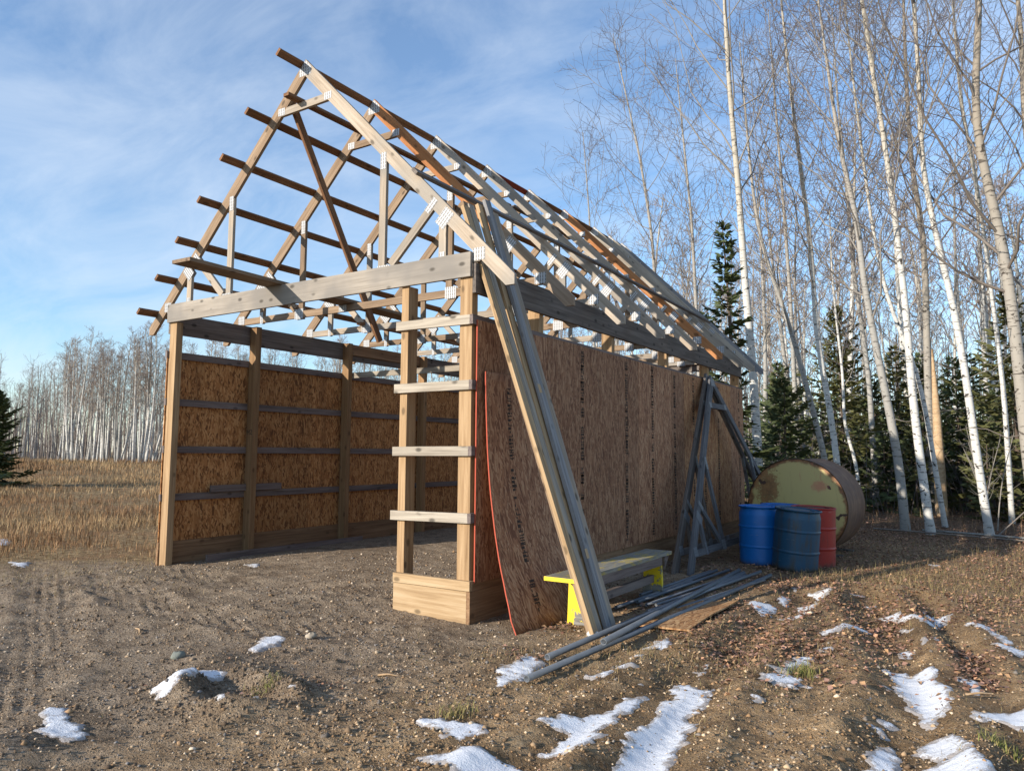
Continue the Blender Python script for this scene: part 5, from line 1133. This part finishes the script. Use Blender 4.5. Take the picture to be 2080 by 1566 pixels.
spruce(-1.8, 19.6, 4.4, 1.7, 3, 'dark spruce left of the broad one above the tank', 'needle', .08)
spruce(1.35, 22.6, 5.2, 1.9, 4, 'spruce behind the grey poplar', 'needle_olive', .1)
spruce(3.1, 21.5, 4.6, 1.9, 5, 'spruce behind the clean white birch', 'needle', .1)
spruce(4.5, 17.6, 5.9, 1.7, 6, 'tall spruce near the right edge', 'needle_olive', .12)
spruce(5.9, 20.5, 5.4, 2.0, 7, 'spruce cut by the right edge', 'needle', .1)
spruce(2.3, 17.0, 2.3, 1.1, 9, 'young low spruce right of the grey poplar', 'needle_olive', .04)
spruce(3.9, 15.6, 2.0, .95, 10, 'young spruce with olive branch tips right of the clean birch', 'needle_olive', .04)
for k_, (x_, y_, h_, r_, mt_, lb_) in enumerate([(-.9, 16.2, 3.6, 1.5, 'needle', 'spruce with its top just above the barn end, left of the tank'), (1.0, 19.6, 4.0, 1.6, 'needle', 'dark spruce between the forked birch and the grey poplar'), (2.2, 20.6, 4.4, 1.7, 'needle_olive', 'spruce behind the scarred birch'),
        (3.5, 24.5, 5.2, 2.0, 'needle', 'spruce deep in the woods behind the clean birch'), (5.0, 23.5, 5.4, 2.0, 'needle_olive', 'spruce deep in the woods at the right edge'), (-.4, 23.5, 5.6, 2.0, 'needle', 'spruce deep in the woods behind the tank'),
        (1.9, 26.5, 5.6, 2.1, 'needle', 'spruce deep in the woods between the birches'), (5.1, 15.6, 2.6, 1.2, 'needle_olive', 'young spruce at the right edge beside the poplar'), (-2.9, 24.0, 4.8, 1.8, 'needle_olive', 'spruce deep in the woods behind the barn end'), (.5, 21.2, 3.4, 1.8, 'needle_olive', 'low spreading spruce behind the tank top'), (2.7, 18.9, 3.0, 1.6, 'needle', 'low spreading spruce between scarred birch and snag'), (4.2, 20.0, 3.6, 1.8, 'needle', 'low spreading spruce behind the sapling clump'), (1.5, 17.3, 2.2, 1.3, 'needle', 'low dark spruce left of the grey poplar foot')]):
    spruce(x_, y_, h_ * .95, r_ * 1.3, 40 + k_, lb_, mt_, .04, 1.1, 30)
spruce(-25.4, 6.4, 3.3, 1.45, 11, 'small dark spruce in the dry field at the left edge', 'needle', .03, 2.6, 34)
# ---------------------------------------------------------------- snag, logs, saplings
def one_tube(name, pts, rad, mat, label, cat, sides=9, parent=None):
    P = resample(pts, 14)[None]; R_ = np.interp(np.linspace(0, 1, 14), np.linspace(0, 1, len(rad)), rad)[None]; org = pts[0]
    V, F = tubes(P, R_, sides); n = len(V); V = np.r_[V, [P[0, 0], P[0, -1]]]
    fl = [tuple(f) for f in F.tolist()] + [((k + 1) % sides, k, n) for k in range(sides)] + [(n - sides + k, n - sides + (k + 1) % sides, n + 1) for k in range(sides)]
    o = mesh_obj(name, (V - np.array(org)).tolist(), fl, M[mat], parent, Matrix.Translation(org), True)
    if label: tag(o, label, cat)
    return o
wood('snag', (.30, .19, .10), (.42, .29, .17), (.50, .37, .24), .2, .6, .1)
one_tube('broken_snag', [(2.89, 16.44, -.1), (2.88, 16.45, 2.4), (2.84, 16.46, 4.3)], [.15, .13, .09, .02], 'snag', 'broken barkless snag standing behind the birches', 'snag')
one_tube('fallen_log', [(1.95, 11.2, .06), (2.9, 10.85, .07), (4.6, 10.35, .06)], [.018, .016, .01], 'limb_dark', 'thin fallen log lying along the forest edge', 'log')
one_tube('fallen_log', [(2.8, 11.55, .05), (3.7, 11.0, .08), (5.2, 10.7, .05)], [.022, .022, .014], 'bark_g', 'grey fallen log just behind the thin one', 'log')
one_tube('fallen_branch', [(4.05, 11.2, .05), (4.6, 11.6, .6), (5.4, 12.4, 1.3)], [.014, .012, .006], 'limb_dark', 'bare fallen branch slanting up at the right edge', 'branch', 5)
for j in range(6):
    a = rng.uniform(0, 6.28); h = rng.uniform(1.4, 2.8); x0, y0 = 3.9 + rng.uniform(-.12, .2), 12.4 + rng.uniform(-.15, .15)
    P = resample([(x0, y0, -.05), (x0 + .12 * math.cos(a), y0 + .12 * math.sin(a), h * .5), (x0 + .4 * math.cos(a), y0 + .4 * math.sin(a), h)], 8)[None]; R_ = np.linspace(.016, .005, 8)[None]
    B, R1 = offshoots(P, R_, 9, .3, 1, .8, .45, rng, 4, .2, .004, .5, .2); V, F = join([tubes(P, R_, 5), tubes(B, R1, 3)])
    org = (x0, y0, 0); o = np_mesh('sapling', V - np.array(org), F, M['limb'], None, False, None, Matrix.Translation(org)); tag(o, 'thin leafless sapling in the clump at the foot of the clean white birch', 'sapling', 'saplings at the foot of the clean white birch')
# small litter on the yard
def stick(x, y, l, a, label):
    z = float(gz(x, y)) + .008; one_tube('stick', [(x, y, z), (x + .5 * l * math.cos(a), y + .5 * l * math.sin(a), z + .015), (x + l * math.cos(a + .15), y + l * math.sin(a + .15), z)], [.008, .007, .004], 'snag', label, 'stick', 5)
stick(3.80, .05, .20, .55, 'pale wood splinter near the right edge of the yard')
stick(-1.9, -1.95, .22, 2.6, 'bent dry stalk on the wheel tracks at left')
stick(.42, -1.62, .16, .3, 'split brown stick between hole and barn corner')
